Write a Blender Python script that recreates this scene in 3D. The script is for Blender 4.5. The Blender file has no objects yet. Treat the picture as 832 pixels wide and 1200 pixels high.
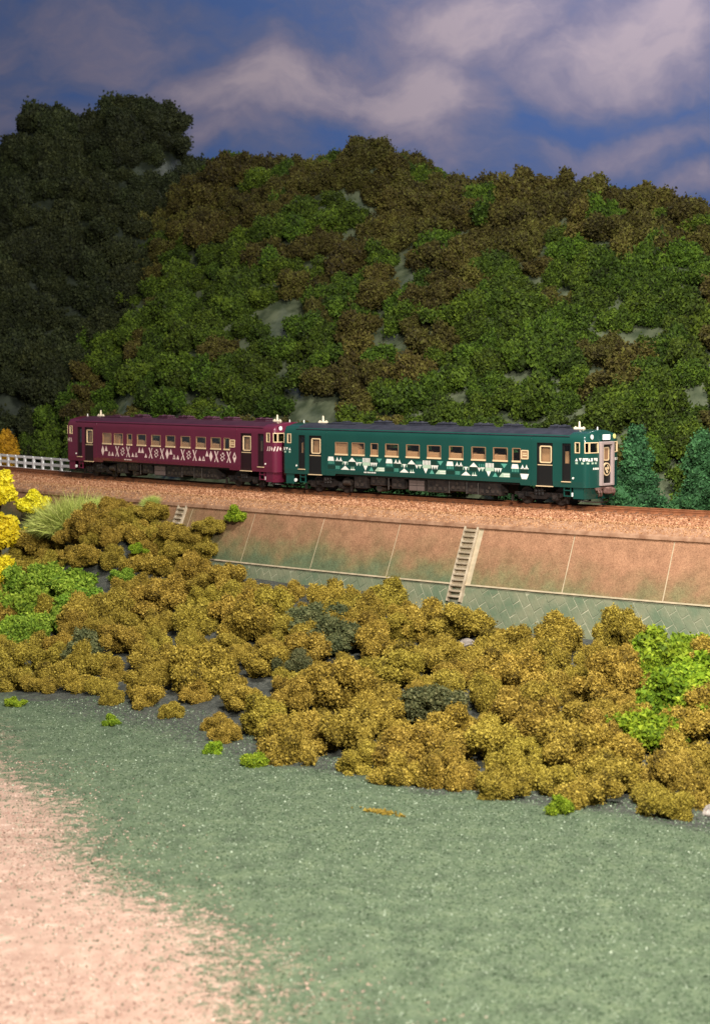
import bpy, math, random
import numpy as np
from mathutils import Vector, Matrix
random.seed(7); RNG = np.random.default_rng(7)
scn = bpy.context.scene
COL = scn.collection
# ------------------------------------------------------------------ camera, world, light, exposure
RAIL = 9.0                                   # top of rail above the foreground ground (1 unit = 1 m at the train's scale)
cam_d = bpy.data.cameras.new('camera'); cam = bpy.data.objects.new('camera', cam_d); COL.objects.link(cam)
cam_d.sensor_fit = 'HORIZONTAL'; cam_d.sensor_width = 36.0; cam_d.lens = 36.0 * 2160 / 832
cam_d.shift_y = -82 / 832
cam_d.clip_start = 1.0; cam_d.clip_end = 600
cam.location = (0, 0, RAIL + 6.75)
cam.rotation_euler = (math.radians(90 - 2.2), 0, 0)
cam_d.dof.use_dof = True; cam_d.dof.focus_distance = 96; cam_d.dof.aperture_fstop = 0.55
scn.camera = cam
w = bpy.data.worlds.new('World'); scn.world = w; w.use_nodes = True
w.node_tree.nodes['Background'].inputs[0].default_value = (0.85, 0.92, 1.0, 1)
w.node_tree.nodes['Background'].inputs[1].default_value = 0.19
def area(name, loc, target, size, watts, color):
    l = bpy.data.lights.new(name, 'AREA'); l.shape = 'DISK'; l.size = size; l.energy = watts; l.color = color
    o = bpy.data.objects.new(name, l); COL.objects.link(o); o.location = loc
    o.rotation_euler = (Vector(target) - Vector(loc)).to_track_quat('-Z', 'Y').to_euler()
    return o
area('studio_lamp', (10, 22, 38), (2, 92, 9), 9, 62000, (1.0, 0.93, 0.84))
area('added_overhead_light', (9, 56, 64), (2, 86, 6), 12, 66000, (1.0, 0.94, 0.86))  # second lamp, added to lighten the bush tops and open ground
area('added_backdrop_light', (38, 150, 84), (8, 196, 36), 16, 33000, (1.0, 0.97, 0.95))  # unseen lamp, added behind the hill to brighten the printed sky
scn.view_settings.view_transform = 'Standard'; scn.view_settings.look = 'None'
scn.view_settings.gamma = 1.0; scn.view_settings.exposure = 0.0; scn.view_settings.use_curve_mapping = False
scn.cycles.max_bounces = 6; scn.cycles.transparent_max_bounces = 12

# ------------------------------------------------------------------ the track's curve: s runs along it, e across it (towards the camera)
YAW0 = math.radians(41.3); KURV = math.radians(5.4) / 21.5; P0 = np.array([4.60, 98.64]); RAD = 1 / KURV
def yaw(s): return YAW0 - KURV * s
def nrm(s): return np.array([-np.sin(yaw(s)), -np.cos(yaw(s))])
CC = P0 - nrm(0.0) * RAD
def xy(s, e):
    y1 = yaw(np.asarray(s, float))
    r = RAD + np.asarray(e, float)
    return CC[0] - r * np.sin(y1), CC[1] - r * np.cos(y1)
def W(s, e, z):
    a, b = xy(s, e); return (float(a), float(b), float(z))
def se(x, y):
    dx, dy = x - CC[0], y - CC[1]
    e = math.hypot(dx, dy) - RAD
    return (YAW0 - math.atan2(-dx, -dy)) / KURV, e
def smooth(a, b, v):
    t = np.clip((np.asarray(v, float) - a) / (b - a), 0, 1); return t * t * (3 - 2 * t)
def lump(x, y, k=1.0, seed=0):
    r = np.random.default_rng(900 + seed); v = 0
    for i in range(10):
        f = k * (0.5 + i * 0.45); a = r.uniform(0, 6.28); p = r.uniform(0, 6.28)
        v = v + np.sin((x * math.cos(a) + y * math.sin(a)) * f + p) / (1 + i * 0.5)
    return v / 3.0

# ------------------------------------------------------------------ materials
def nt(m): return m.node_tree.nodes, m.node_tree.links
def material(name, col, rough=0.6, col2=None, scale=4.0, bump=0.0, bscale=None, spec=0.4, metal=0.0, coat=0.0, detail=6.0, lo=0.35, hi=0.65):
    m = bpy.data.materials.new(name); m.use_nodes = True; n, l = nt(m); b = n['Principled BSDF']
    b.inputs['Base Color'].default_value = (*col, 1); b.inputs['Roughness'].default_value = rough
    b.inputs['Specular IOR Level'].default_value = spec; b.inputs['Metallic'].default_value = metal; b.inputs['Coat Weight'].default_value = coat
    if col2 or bump:
        tc = n.new('ShaderNodeTexCoord')
    if col2:
        t = n.new('ShaderNodeTexNoise'); t.inputs['Scale'].default_value = scale; t.inputs['Detail'].default_value = detail
        r = n.new('ShaderNodeValToRGB'); r.color_ramp.elements[0].position = lo; r.color_ramp.elements[1].position = hi
        r.color_ramp.elements[0].color = (*col, 1); r.color_ramp.elements[1].color = (*col2, 1)
        l.new(tc.outputs['Object'], t.inputs['Vector']); l.new(t.outputs['Fac'], r.inputs['Fac']); l.new(r.outputs['Color'], b.inputs['Base Color'])
    if bump:
        t2 = n.new('ShaderNodeTexNoise'); t2.inputs['Scale'].default_value = bscale or scale * 4; t2.inputs['Detail'].default_value = 5
        bp = n.new('ShaderNodeBump'); bp.inputs['Strength'].default_value = bump; bp.inputs['Distance'].default_value = 0.05
        l.new(tc.outputs['Object'], t2.inputs['Vector']); l.new(t2.outputs['Fac'], bp.inputs['Height']); l.new(bp.outputs['Normal'], b.inputs['Normal'])
    return m
def leafmat(name, c0, c1, c2, vary=0.25, trans=0.0, rough=0.75):
    """grains carry a random 'tint' attribute; each bush also shifts a little as a whole"""
    m = bpy.data.materials.new(name); m.use_nodes = True; n, l = nt(m); b = n['Principled BSDF']
    at = n.new('ShaderNodeAttribute'); at.attribute_name = 'tint'
    r = n.new('ShaderNodeValToRGB'); e = r.color_ramp.elements
    e[0].position = 0.0; e[0].color = (*c0, 1); e[1].position = 1.0; e[1].color = (*c2, 1)
    k = e.new(0.5); k.color = (*c1, 1)
    oi = n.new('ShaderNodeObjectInfo'); hs = n.new('ShaderNodeHueSaturation')
    mv = n.new('ShaderNodeMapRange'); mv.inputs['To Min'].default_value = 1 - vary; mv.inputs['To Max'].default_value = 1 + vary
    mh = n.new('ShaderNodeMapRange'); mh.inputs['From Min'].default_value = 0; mh.inputs['To Min'].default_value = 0.488; mh.inputs['To Max'].default_value = 0.512
    fr = n.new('ShaderNodeMath'); fr.operation = 'FRACT'; mu = n.new('ShaderNodeMath'); mu.operation = 'MULTIPLY'; mu.inputs[1].default_value = 7.31
    l.new(oi.outputs['Random'], mv.inputs['Value']); l.new(oi.outputs['Random'], mu.inputs[0]); l.new(mu.outputs[0], fr.inputs[0]); l.new(fr.outputs[0], mh.inputs['Value'])
    l.new(at.outputs['Fac'], r.inputs['Fac']); l.new(r.outputs['Color'], hs.inputs['Color']); l.new(mv.outputs[0], hs.inputs['Value']); l.new(mh.outputs[0], hs.inputs['Hue'])
    l.new(hs.outputs['Color'], b.inputs['Base Color']); b.inputs['Roughness'].default_value = rough; b.inputs['Specular IOR Level'].default_value = 0.25
    return m
def glassmat():
    m = bpy.data.materials.new('window_glass'); m.use_nodes = True; n, l = nt(m); n.remove(n['Principled BSDF'])
    t = n.new('ShaderNodeBsdfTransparent'); t.inputs[0].default_value = (0.86, 0.88, 0.86, 1)
    g = n.new('ShaderNodeBsdfGlossy'); g.inputs['Roughness'].default_value = 0.05
    f = n.new('ShaderNodeLayerWeight'); f.inputs[0].default_value = 0.12; x = n.new('ShaderNodeMixShader')
    l.new(f.outputs['Facing'], x.inputs[0]); l.new(t.outputs[0], x.inputs[1]); l.new(g.outputs[0], x.inputs[2]); l.new(x.outputs[0], n['Material Output'].inputs[0])
    return m
M = {}
M['green'] = material('green_paint', (0.007, 0.058, 0.046), 0.26, (0.009, 0.066, 0.052), 0.6, 0.02, 30, coat=0.25)
M['purple'] = material('maroon_paint', (0.118, 0.013, 0.036), 0.28, (0.134, 0.015, 0.040), 0.6, 0.02, 30, coat=0.3)
M['roof_g'] = material('roof_slate', (0.020, 0.022, 0.034), 0.55, (0.035, 0.036, 0.052), 2.0)
M['roof_p'] = material('roof_plum', (0.052, 0.013, 0.028), 0.5, (0.068, 0.018, 0.036), 2.0)
M['black'] = material('underframe_black', (0.012, 0.010, 0.010), 0.55, (0.035, 0.026, 0.022), 3.0)
M['door'] = material('door_black', (0.010, 0.010, 0.010), 0.4)
M['door_p'] = material('door_dark_maroon', (0.020, 0.006, 0.008), 0.4)
M['gold'] = material('gold_trim', (0.78, 0.58, 0.34), 0.35, spec=0.5)
M['white'] = material('white_print', (0.86, 0.84, 0.76), 0.5)
M['pink'] = material('pink_print', (0.86, 0.66, 0.60), 0.5)
M['teal'] = material('teal_print', (0.10, 0.36, 0.27), 0.5)
M['pale'] = material('pale_print', (0.42, 0.56, 0.42), 0.5)
M['dkgreen'] = material('deep_green_print', (0.006, 0.035, 0.024), 0.5)
M['cream'] = material('cream_metal', (0.88, 0.76, 0.56), 0.35, spec=0.5)
M['screen'] = material('lit_screen', (0.9, 0.9, 0.86), 0.4)
M['screen'].node_tree.nodes['Principled BSDF'].inputs['Emission Color'].default_value = (1, 0.98, 0.92, 1); M['screen'].node_tree.nodes['Principled BSDF'].inputs['Emission Strength'].default_value = 0.7
M['seat'] = material('seat_peach', (0.86, 0.45, 0.24), 0.7)
M['inside'] = material('interior_tan', (0.30, 0.17, 0.09), 0.7)
M['mauve'] = material('gangway_mauve', (0.41, 0.32, 0.305), 0.35)
M['rust'] = material('coupler_brown', (0.13, 0.07, 0.06), 0.5, (0.22, 0.13, 0.11), 8)
M['panelgrey'] = material('grille_grey', (0.13, 0.095, 0.085), 0.6)
M['lamp'] = material('lamp_lens', (0.90, 0.90, 0.86), 0.12, spec=0.8)
M['lamp_y'] = material('lamp_lens_yellow', (0.85, 0.82, 0.30), 0.12, spec=0.8)
M['steel'] = material('wheel_steel', (0.022, 0.018, 0.016), 0.4, (0.06, 0.045, 0.036), 8)
M['fence'] = material('fence_white', (0.86, 0.86, 0.86), 0.5)
M['glass'] = glassmat()
M['rail'] = material('rail_brown', (0.20, 0.075, 0.032), 0.5, (0.30, 0.12, 0.055), 3)
M['sleeper'] = material('sleeper_brown', (0.16, 0.07, 0.036), 0.75, (0.26, 0.13, 0.07), 3)
M['stone'] = leafmat('ballast_stone', (0.19, 0.078, 0.032), (0.40, 0.205, 0.098), (0.62, 0.38, 0.22), 0.0)
M['stone_b'] = leafmat('ballast_rust_stone', (0.12, 0.042, 0.016), (0.27, 0.11, 0.045), (0.42, 0.20, 0.095), 0.0)
M['bed'] = material('ballast_bed', (0.26, 0.11, 0.055), 0.8, (0.46, 0.24, 0.14), 2.0, 0.8, 9)
M['rock'] = material('pale_rock', (0.20, 0.18, 0.16), 0.5, (0.40, 0.35, 0.31), 2.5, 0.5, 7)
M['ochre'] = leafmat('ochre_foam', (0.085, 0.062, 0.008), (0.250, 0.180, 0.019), (0.46, 0.35, 0.060), 0.10)
M['bright'] = leafmat('bright_green_foam', (0.055, 0.105, 0.003), (0.14, 0.225, 0.006), (0.27, 0.36, 0.02), 0.15)
M['mid'] = leafmat('mid_green_foam', (0.055, 0.115, 0.008), (0.145, 0.245, 0.016), (0.27, 0.38, 0.04), 0.15)
M['darkol'] = leafmat('dark_olive_foam', (0.035, 0.045, 0.016), (0.085, 0.095, 0.034), (0.15, 0.15, 0.06), 0.15)
M['yellow'] = leafmat('yellow_foam', (0.46, 0.36, 0.006), (0.72, 0.60, 0.012), (0.84, 0.74, 0.05), 0.10)
M['orange'] = leafmat('orange_foam', (0.24, 0.12, 0.006), (0.46, 0.24, 0.008), (0.58, 0.34, 0.02), 0.1)
M['hbrown'] = leafmat('hill_brown_foam', (0.020, 0.016, 0.003), (0.060, 0.050, 0.009), (0.100, 0.098, 0.016), 0.25)
M['hgreen'] = leafmat('hill_green_foam', (0.014, 0.022, 0.002), (0.038, 0.070, 0.004), (0.085, 0.135, 0.009), 0.25)
M['hdark'] = leafmat('hill_dark_shaded_foam', (0.006, 0.009, 0.002), (0.019, 0.026, 0.007), (0.038, 0.046, 0.013), 0.25)  # dark foliage, with the mountain's shade also put into the colour
M['conifer'] = leafmat('conifer_foam', (0.010, 0.036, 0.011), (0.026, 0.088, 0.027), (0.058, 0.16, 0.052), 0.12)
M['trunk'] = material('trunk_brown', (0.06, 0.035, 0.02), 0.8)
M['grassy'] = leafmat('static_grass', (0.26, 0.36, 0.06), (0.46, 0.56, 0.12), (0.70, 0.74, 0.24), 0.1)
M['sandgrain'] = leafmat('sand_grains', (0.24, 0.15, 0.11), (0.44, 0.29, 0.22), (0.62, 0.48, 0.40), 0.0)
M['grain'] = leafmat('turf_grains', (0.035, 0.062, 0.032), (0.090, 0.140, 0.076), (0.34, 0.40, 0.30), 0.0)

# ------------------------------------------------------------------ mesh helpers
def mesh_np(name, V, F, mats, smooth_=False, midx=None, tint=None):
    """V (n,3), F (m,k) arrays or list of polygons"""
    me = bpy.data.meshes.new(name)
    V = np.asarray(V, np.float32)
    if isinstance(F, np.ndarray):
        k = F.shape[1]; m = len(F)
        me.vertices.add(len(V)); me.vertices.foreach_set('co', V.ravel())
        me.loops.add(m * k); me.loops.foreach_set('vertex_index', F.astype(np.int32).ravel())
        me.polygons.add(m); me.polygons.foreach_set('loop_start', np.arange(0, m * k, k, dtype=np.int32)); me.polygons.foreach_set('loop_total', np.full(m, k, np.int32))
        me.update(calc_edges=True)
    else:
        me.from_pydata([tuple(v) for v in V.tolist()], [], F)
    for mm in (mats if isinstance(mats, (list, tuple)) else [mats]): me.materials.append(mm)
    if midx is not None: me.polygons.foreach_set('material_index', np.asarray(midx, np.int32))
    me.polygons.foreach_set('use_smooth', np.full(len(me.polygons), bool(smooth_)))
    if tint is not None:
        a = me.attributes.new('tint', 'FLOAT', 'POINT'); a.data.foreach_set('value', np.asarray(tint, np.float32))
    me.update()
    return me
def link(name, me, parent=None, loc=None, rz=0.0, label=None, cat=None, group=None, kind=None):
    o = bpy.data.objects.new(name, me); COL.objects.link(o)
    if parent is not None: o.parent = parent
    if loc is not None: o.location = loc
    if rz: o.rotation_euler = (0, 0, rz)
    if label: o['label'] = label
    if cat: o['category'] = cat
    if group: o['group'] = group
    if kind: o['kind'] = kind
    return o
class MB:
    def __init__(s): s.v = []; s.f = []
    def add(s, vs, fs):
        b = len(s.v); s.v += [tuple(float(c) for c in v) for v in vs]; s.f += [tuple(i + b for i in f) for f in fs]; return s
    def box(s, x0, x1, y0, y1, z0, z1, bev=0.0):
        if bev:
            b = bev; vs = []; 
            for z, i in ((z0, b), (z0 + b, 0), (z1 - b, 0), (z1, b)):
                vs += [(x0 + i, y0 + i, z), (x1 - i, y0 + i, z), (x1 - i, y1 - i, z), (x0 + i, y1 - i, z)]
            fs = [(3, 2, 1, 0), (12, 13, 14, 15)]
            for k in range(3):
                for j in range(4): a = k * 4 + j; c = k * 4 + (j + 1) % 4; fs.append((a, c, c + 4, a + 4))
            return s.add(vs, fs)
        return s.add([(x0, y0, z0), (x1, y0, z0), (x1, y1, z0), (x0, y1, z0), (x0, y0, z1), (x1, y0, z1), (x1, y1, z1), (x0, y1, z1)],
                     [(3, 2, 1, 0), (4, 5, 6, 7), (0, 1, 5, 4), (1, 2, 6, 5), (2, 3, 7, 6), (3, 0, 4, 7)])
    def tube(s, p, q, r, n=8, r2=None):
        p = Vector(p); q = Vector(q); d = (q - p).normalized(); a = d.orthogonal().normalized(); b = d.cross(a); r2 = r if r2 is None else r2
        vs = [p + (a * math.cos(t) + b * math.sin(t)) * r for t in (2 * math.pi * i / n for i in range(n))] + [q + (a * math.cos(t) + b * math.sin(t)) * r2 for t in (2 * math.pi * i / n for i in range(n))]
        fs = [(i, (i + 1) % n, n + (i + 1) % n, n + i) for i in range(n)] + [tuple(range(n - 1, -1, -1)), tuple(range(n, 2 * n))]
        return s.add(vs, fs)
    def path(s, pts, r, n=7):
        for a, b in zip(pts[:-1], pts[1:]): s.tube(a, b, r, n)
        return s
    def prism(s, poly, y0, y1):
        """poly of (x,z) extruded in y"""
        n = len(poly); vs = [(x, y0, z) for x, z in poly] + [(x, y1, z) for x, z in poly]
        return s.add(vs, [tuple(range(n)), tuple(range(2 * n - 1, n - 1, -1))] + [(i, n + i, n + (i + 1) % n, (i + 1) % n) for i in range(n)])
    def rframe(s, x0, x1, z0, z1, t, y0, y1, r=0.08, n=4):
        """rounded rectangular frame in the xz plane"""
        def loop(i):
            out = []; rr = max(r - i, 0.01)
            for cx, cz, a0 in ((x1 - i - rr, z1 - i - rr, 0), (x0 + i + rr, z1 - i - rr, 90), (x0 + i + rr, z0 + i + rr, 180), (x1 - i - rr, z0 + i + rr, 270)):
                for k in range(n + 1): a = math.radians(a0 + 90 * k / n); out.append((cx + rr * math.cos(a), cz + rr * math.sin(a)))
            return out
        o, i = loop(0), loop(t); N = len(o)
        vs = [(x, y0, z) for x, z in o] + [(x, y0, z) for x, z in i] + [(x, y1, z) for x, z in o] + [(x, y1, z) for x, z in i]
        fs = []
        for k in range(N):
            j = (k + 1) % N
            fs += [(k, j, N + j, N + k), (2 * N + j, 2 * N + k, 3 * N + k, 3 * N + j), (k, 2 * N + k, 2 * N + j, j), (N + k, N + j, 3 * N + j, 3 * N + k)]
        return s.add(vs, fs)
    def mesh(s, name, m, sm=False): return mesh_np(name, s.v, s.f, m, sm)
    def build(s, name, m, parent=None, sm=False, **k): return link(name, s.mesh(name, m, sm), parent, **k)

# ------------------------------------------------------------------ setting: ground, track bed, hillside, sky
def bank(s, e):
    s = np.asarray(s, float); e = np.asarray(e, float)
    u = np.clip((e - 5.2) / 14.8, 0, 1); z = 3.1 * (1 - u) ** 1.15
    z = z + 3.4 * np.exp(-((s + 20.5) / 5.5) ** 2) * np.exp(-(np.maximum(e - 5, 0) / 4.0) ** 2)
    z = z + 0.9 * np.exp(-((s + 31) / 5.0) ** 2) * np.exp(-(np.maximum(e - 5, 0) / 4.0) ** 2)
    z = z + 1.15 * smooth(6.5, -1, s) * smooth(-14, -9, s) * np.exp(-(np.maximum(e - 5, 0) / 3.2) ** 2)
    return z + 0.34 * lump(s, e, 0.55, 1) * smooth(5.2, 7, e) * (1 - smooth(20, 26, e)) + 0.035 * lump(s, e, 0.9, 2)
def sheet(name, S, E, zf, m, sm=True):
    s, e = np.meshgrid(S, E); x, y = xy(s, e); z = zf(s, e)
    V = np.stack([x, y, z], -1).reshape(-1, 3); nS, nE = len(S), len(E)
    i = np.arange(nE - 1)[:, None] * nS + np.arange(nS - 1)[None]; i = i.ravel()
    F = np.stack([i, i + nS, i + nS + 1, i + 1], 1)
    return link(name, mesh_np(name, V, F, m, sm), kind='structure')
def groundmat():
    m = bpy.data.materials.new('ground_scenery'); m.use_nodes = True; n, l = nt(m); b = n['Principled BSDF']; b.inputs['Roughness'].default_value = 0.9; b.inputs['Specular IOR Level'].default_value = 0.2
    tc = n.new('ShaderNodeTexCoord')
    def noise(sc, det=8, rough=0.6):
        t = n.new('ShaderNodeTexNoise'); t.inputs['Scale'].default_value = sc; t.inputs['Detail'].default_value = det; t.inputs['Roughness'].default_value = rough
        l.new(tc.outputs['Object'], t.inputs['Vector']); return t.outputs['Fac']
    def ramp(fac, stops):
        r = n.new('ShaderNodeValToRGB'); r.color_ramp.elements.remove(r.color_ramp.elements[1])
        for i, (p, c) in enumerate(stops):
            e = r.color_ramp.elements[0] if i == 0 else r.color_ramp.elements.new(p)
            e.position = p; e.color = (*c, 1) if isinstance(c, tuple) else (c, c, c, 1)
        l.new(fac, r.inputs['Fac']); return r.outputs['Color']
    def mix(f, a, c):
        x = n.new('ShaderNodeMix'); x.data_type = 'RGBA'; l.new(f, x.inputs['Factor']); l.new(a, x.inputs['A']); l.new(c, x.inputs['B']); return x.outputs['Result']
    def math_(op, a, b2):
        x = n.new('ShaderNodeMath'); x.operation = op
        for i, v in enumerate((a, b2)):
            if isinstance(v, (int, float)): x.inputs[i].default_value = v
            else: l.new(v, x.inputs[i])
        return x.outputs[0]
    # bare grey soil under the bushes, green turf powder strewn over the open ground, a patch of pale sand
    grey = ramp(noise(9.0, 8, 0.75), [(0.35, (0.030, 0.035, 0.030)), (0.5, (0.062, 0.068, 0.058)), (0.65, (0.12, 0.12, 0.105))])
    turf = ramp(noise(6.0, 10, 0.75), [(0.3, (0.052, 0.080, 0.045)), (0.5, (0.092, 0.130, 0.075)), (0.68, (0.165, 0.20, 0.135))])
    at = n.new('ShaderNodeAttribute'); at.attribute_name = 'turf'
    f1 = ramp(math_('ADD', at.outputs['Fac'], math_('MULTIPLY', math_('SUBTRACT', noise(4, 12, 0.8), 0.5), 2.0)), [(0.36, 0.0), (0.64, 1.0)])
    c = mix(f1, grey, turf)
    mo = ramp(noise(0.9, 6, 0.65), [(0.32, (0.66, 0.66, 0.68)), (0.5, (1.0, 1.0, 1.0)), (0.66, (1.28, 1.22, 1.18))])
    xm = n.new('ShaderNodeMix'); xm.data_type = 'RGBA'; xm.blend_type = 'MULTIPLY'; xm.inputs['Factor'].default_value = 1; l.new(c, xm.inputs['A']); l.new(mo, xm.inputs['B']); c = xm.outputs['Result']
    sand = ramp(noise(1.3), [(0.3, (0.31, 0.20, 0.155)), (0.55, (0.41, 0.28, 0.22)), (0.75, (0.55, 0.40, 0.32))])
    a2 = n.new('ShaderNodeAttribute'); a2.attribute_name = 'sand'
    f2 = ramp(math_('ADD', a2.outputs['Fac'], math_('MULTIPLY', math_('SUBTRACT', noise(2.0, 14, 0.86), 0.5), 3.0)), [(0.44, 0.0), (0.60, 1.0)])
    c = mix(f2, c, sand)
    wf = ramp(noise(10, 8, 0.8), [(0.68, 0.0), (0.74, 0.8)])
    wh = n.new('ShaderNodeRGB'); wh.outputs[0].default_value = (0.36, 0.38, 0.33, 1)
    c = mix(wf, c, wh.outputs[0])
    l.new(c, b.inputs['Base Color'])
    bp = n.new('ShaderNodeBump'); bp.inputs['Strength'].default_value = 0.9; bp.inputs['Distance'].default_value = 0.06
    l.new(noise(11, 6, 0.7), bp.inputs['Height']); l.new(bp.outputs['Normal'], b.inputs['Normal'])
    return m
M['ground'] = groundmat()
S = np.concatenate([np.linspace(-110, -46, 20), np.linspace(-44, 34, 260), np.linspace(36, 70, 15)])
E = np.concatenate([np.linspace(4.35, 30, 130), np.linspace(30.4, 62, 90), np.linspace(64, 130, 16)])
ground = sheet('ground', S, E, bank, M['ground'])
gs, ge = np.meshgrid(S, E); gx, gy = xy(gs, ge)
def sandf(x, y):                                   # sand strewn in the near corner
    d = (x + 13.5) * 0.80 + (y - 60.5) * 0.36 
    return 1 - smooth(-1.5, 9.0, d + 1.2 * lump(x, y, 0.35, 5))
def turff(s, e):
    edge = np.interp(s, EDGE_S, EDGE_E); return smooth(-0.8, 1.0, (e - edge + 0.8 * lump(s, e, 0.5, 6)) / (1.8 + 3.4 * (1 - smooth(4, 16, s))))
EDGE_S = [-60, -30, -10.2, -6.7, -1.7, 1.6, 5.9, 8.8, 10.5, 13.5, 16.9, 17.9, 20.8, 23.2, 25.7, 40]
EDGE_E = [20, 20.5, 21.1, 20.8, 21.8, 21.4, 23.2, 23.8, 23.8, 24.2, 24.8, 23.6, 23.5, 23.2, 23.5, 23]
for nm, val in (('sand', sandf(gx, gy)), ('turf', turff(gs, ge))):
    a = ground.data.attributes.new(nm, 'FLOAT', 'POINT'); a.data.foreach_set('value', np.asarray(val, np.float32).ravel())

M['hillsoil'] = material('hillside_glazed_soil', (0.055, 0.072, 0.042), 0.17, (0.135, 0.155, 0.095), 1.1, 1.0, 1.7, spec=0.8)
M['shadedsoil'] = material('mountain_shaded_soil', (0.016, 0.022, 0.014), 0.45, (0.04, 0.05, 0.034), 0.9, 0.7, 3.5, spec=0.5)  # soil colour darkened to carry the shade on this mountain
RS = [-90, -70, -63.3, -53.5, -45, -36.3, -30.7, -22.6, -11.1, -4, -0.2, 4.6, 30]
RZ = [32, 33.5, 33.4, 32.0, 30.8, 32.2, 28.7, 28.0, 27.2, 25.6, 25.0, 24.2, 22]
def hill(s, e):
    s = np.asarray(s, float); e = np.asarray(e, float)
    base = RAIL - 1.05; d = -e
    t = np.clip((d - 6.0) / 22.0, 0, 1); up = t ** 0.9
    back = 1 - smooth(30, 60, d)
    z = base + (np.interp(s, RS, RZ) - base) * up * back * smooth(-74, -60, s - 0.10 * (d - 28))
    return z + (0.55 * lump(s, e, 0.40, 11) + 0.25 * lump(s, e, 0.9, 12)) * smooth(6, 10, d)
sheet('hillside', np.linspace(-84, 34, 150), np.linspace(-62, -5.6, 70), hill, M['hillsoil'])
DX = [-75, -50, -31.6, -30, -27.8, -24, -20.2, -16.8, -15.3, -12, -4, 10]
DZ = [30, 33, 33, 36.6, 38.2, 36.0, 38.8, 37.6, 33.6, 28, 18, 8]
def mount(x, y):
    t = smooth(140, 166, y); b = 1 - smooth(170, 188, y)
    return (RAIL - 1.6) + (np.interp(x, DX, DZ) - RAIL + 1.6) * np.clip((y - 141) / 25, 0, 1) ** 0.85 * b + 0.6 * lump(x, y, 0.35, 21) * t
X, Y = np.meshgrid(np.linspace(-80, 12, 90), np.linspace(128, 190, 60)); Z = mount(X, Y); nX = 90
i = (np.arange(59)[:, None] * nX + np.arange(89)[None]).ravel()
link('mountain', mesh_np('mountain', np.stack([X, Y, Z], -1).reshape(-1, 3), np.stack([i, i + 1, i + 1 + nX, i + nX], 1), M['shadedsoil'], True), kind='structure')
# the strip the track runs along, out to the foot of the hill
M['strip'] = material('trackside_soil', (0.05, 0.06, 0.035), 0.85, (0.12, 0.13, 0.07), 1.5, 0.6, 6)
sheet('trackside_ground', np.linspace(-110, 70, 120), np.array([-40, -5.0, -2.2, 2.2, 2.55]), lambda s, e: RAIL - 1.0 - 0.1 * (e < -20) + 0 * s, M['strip'])

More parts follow.
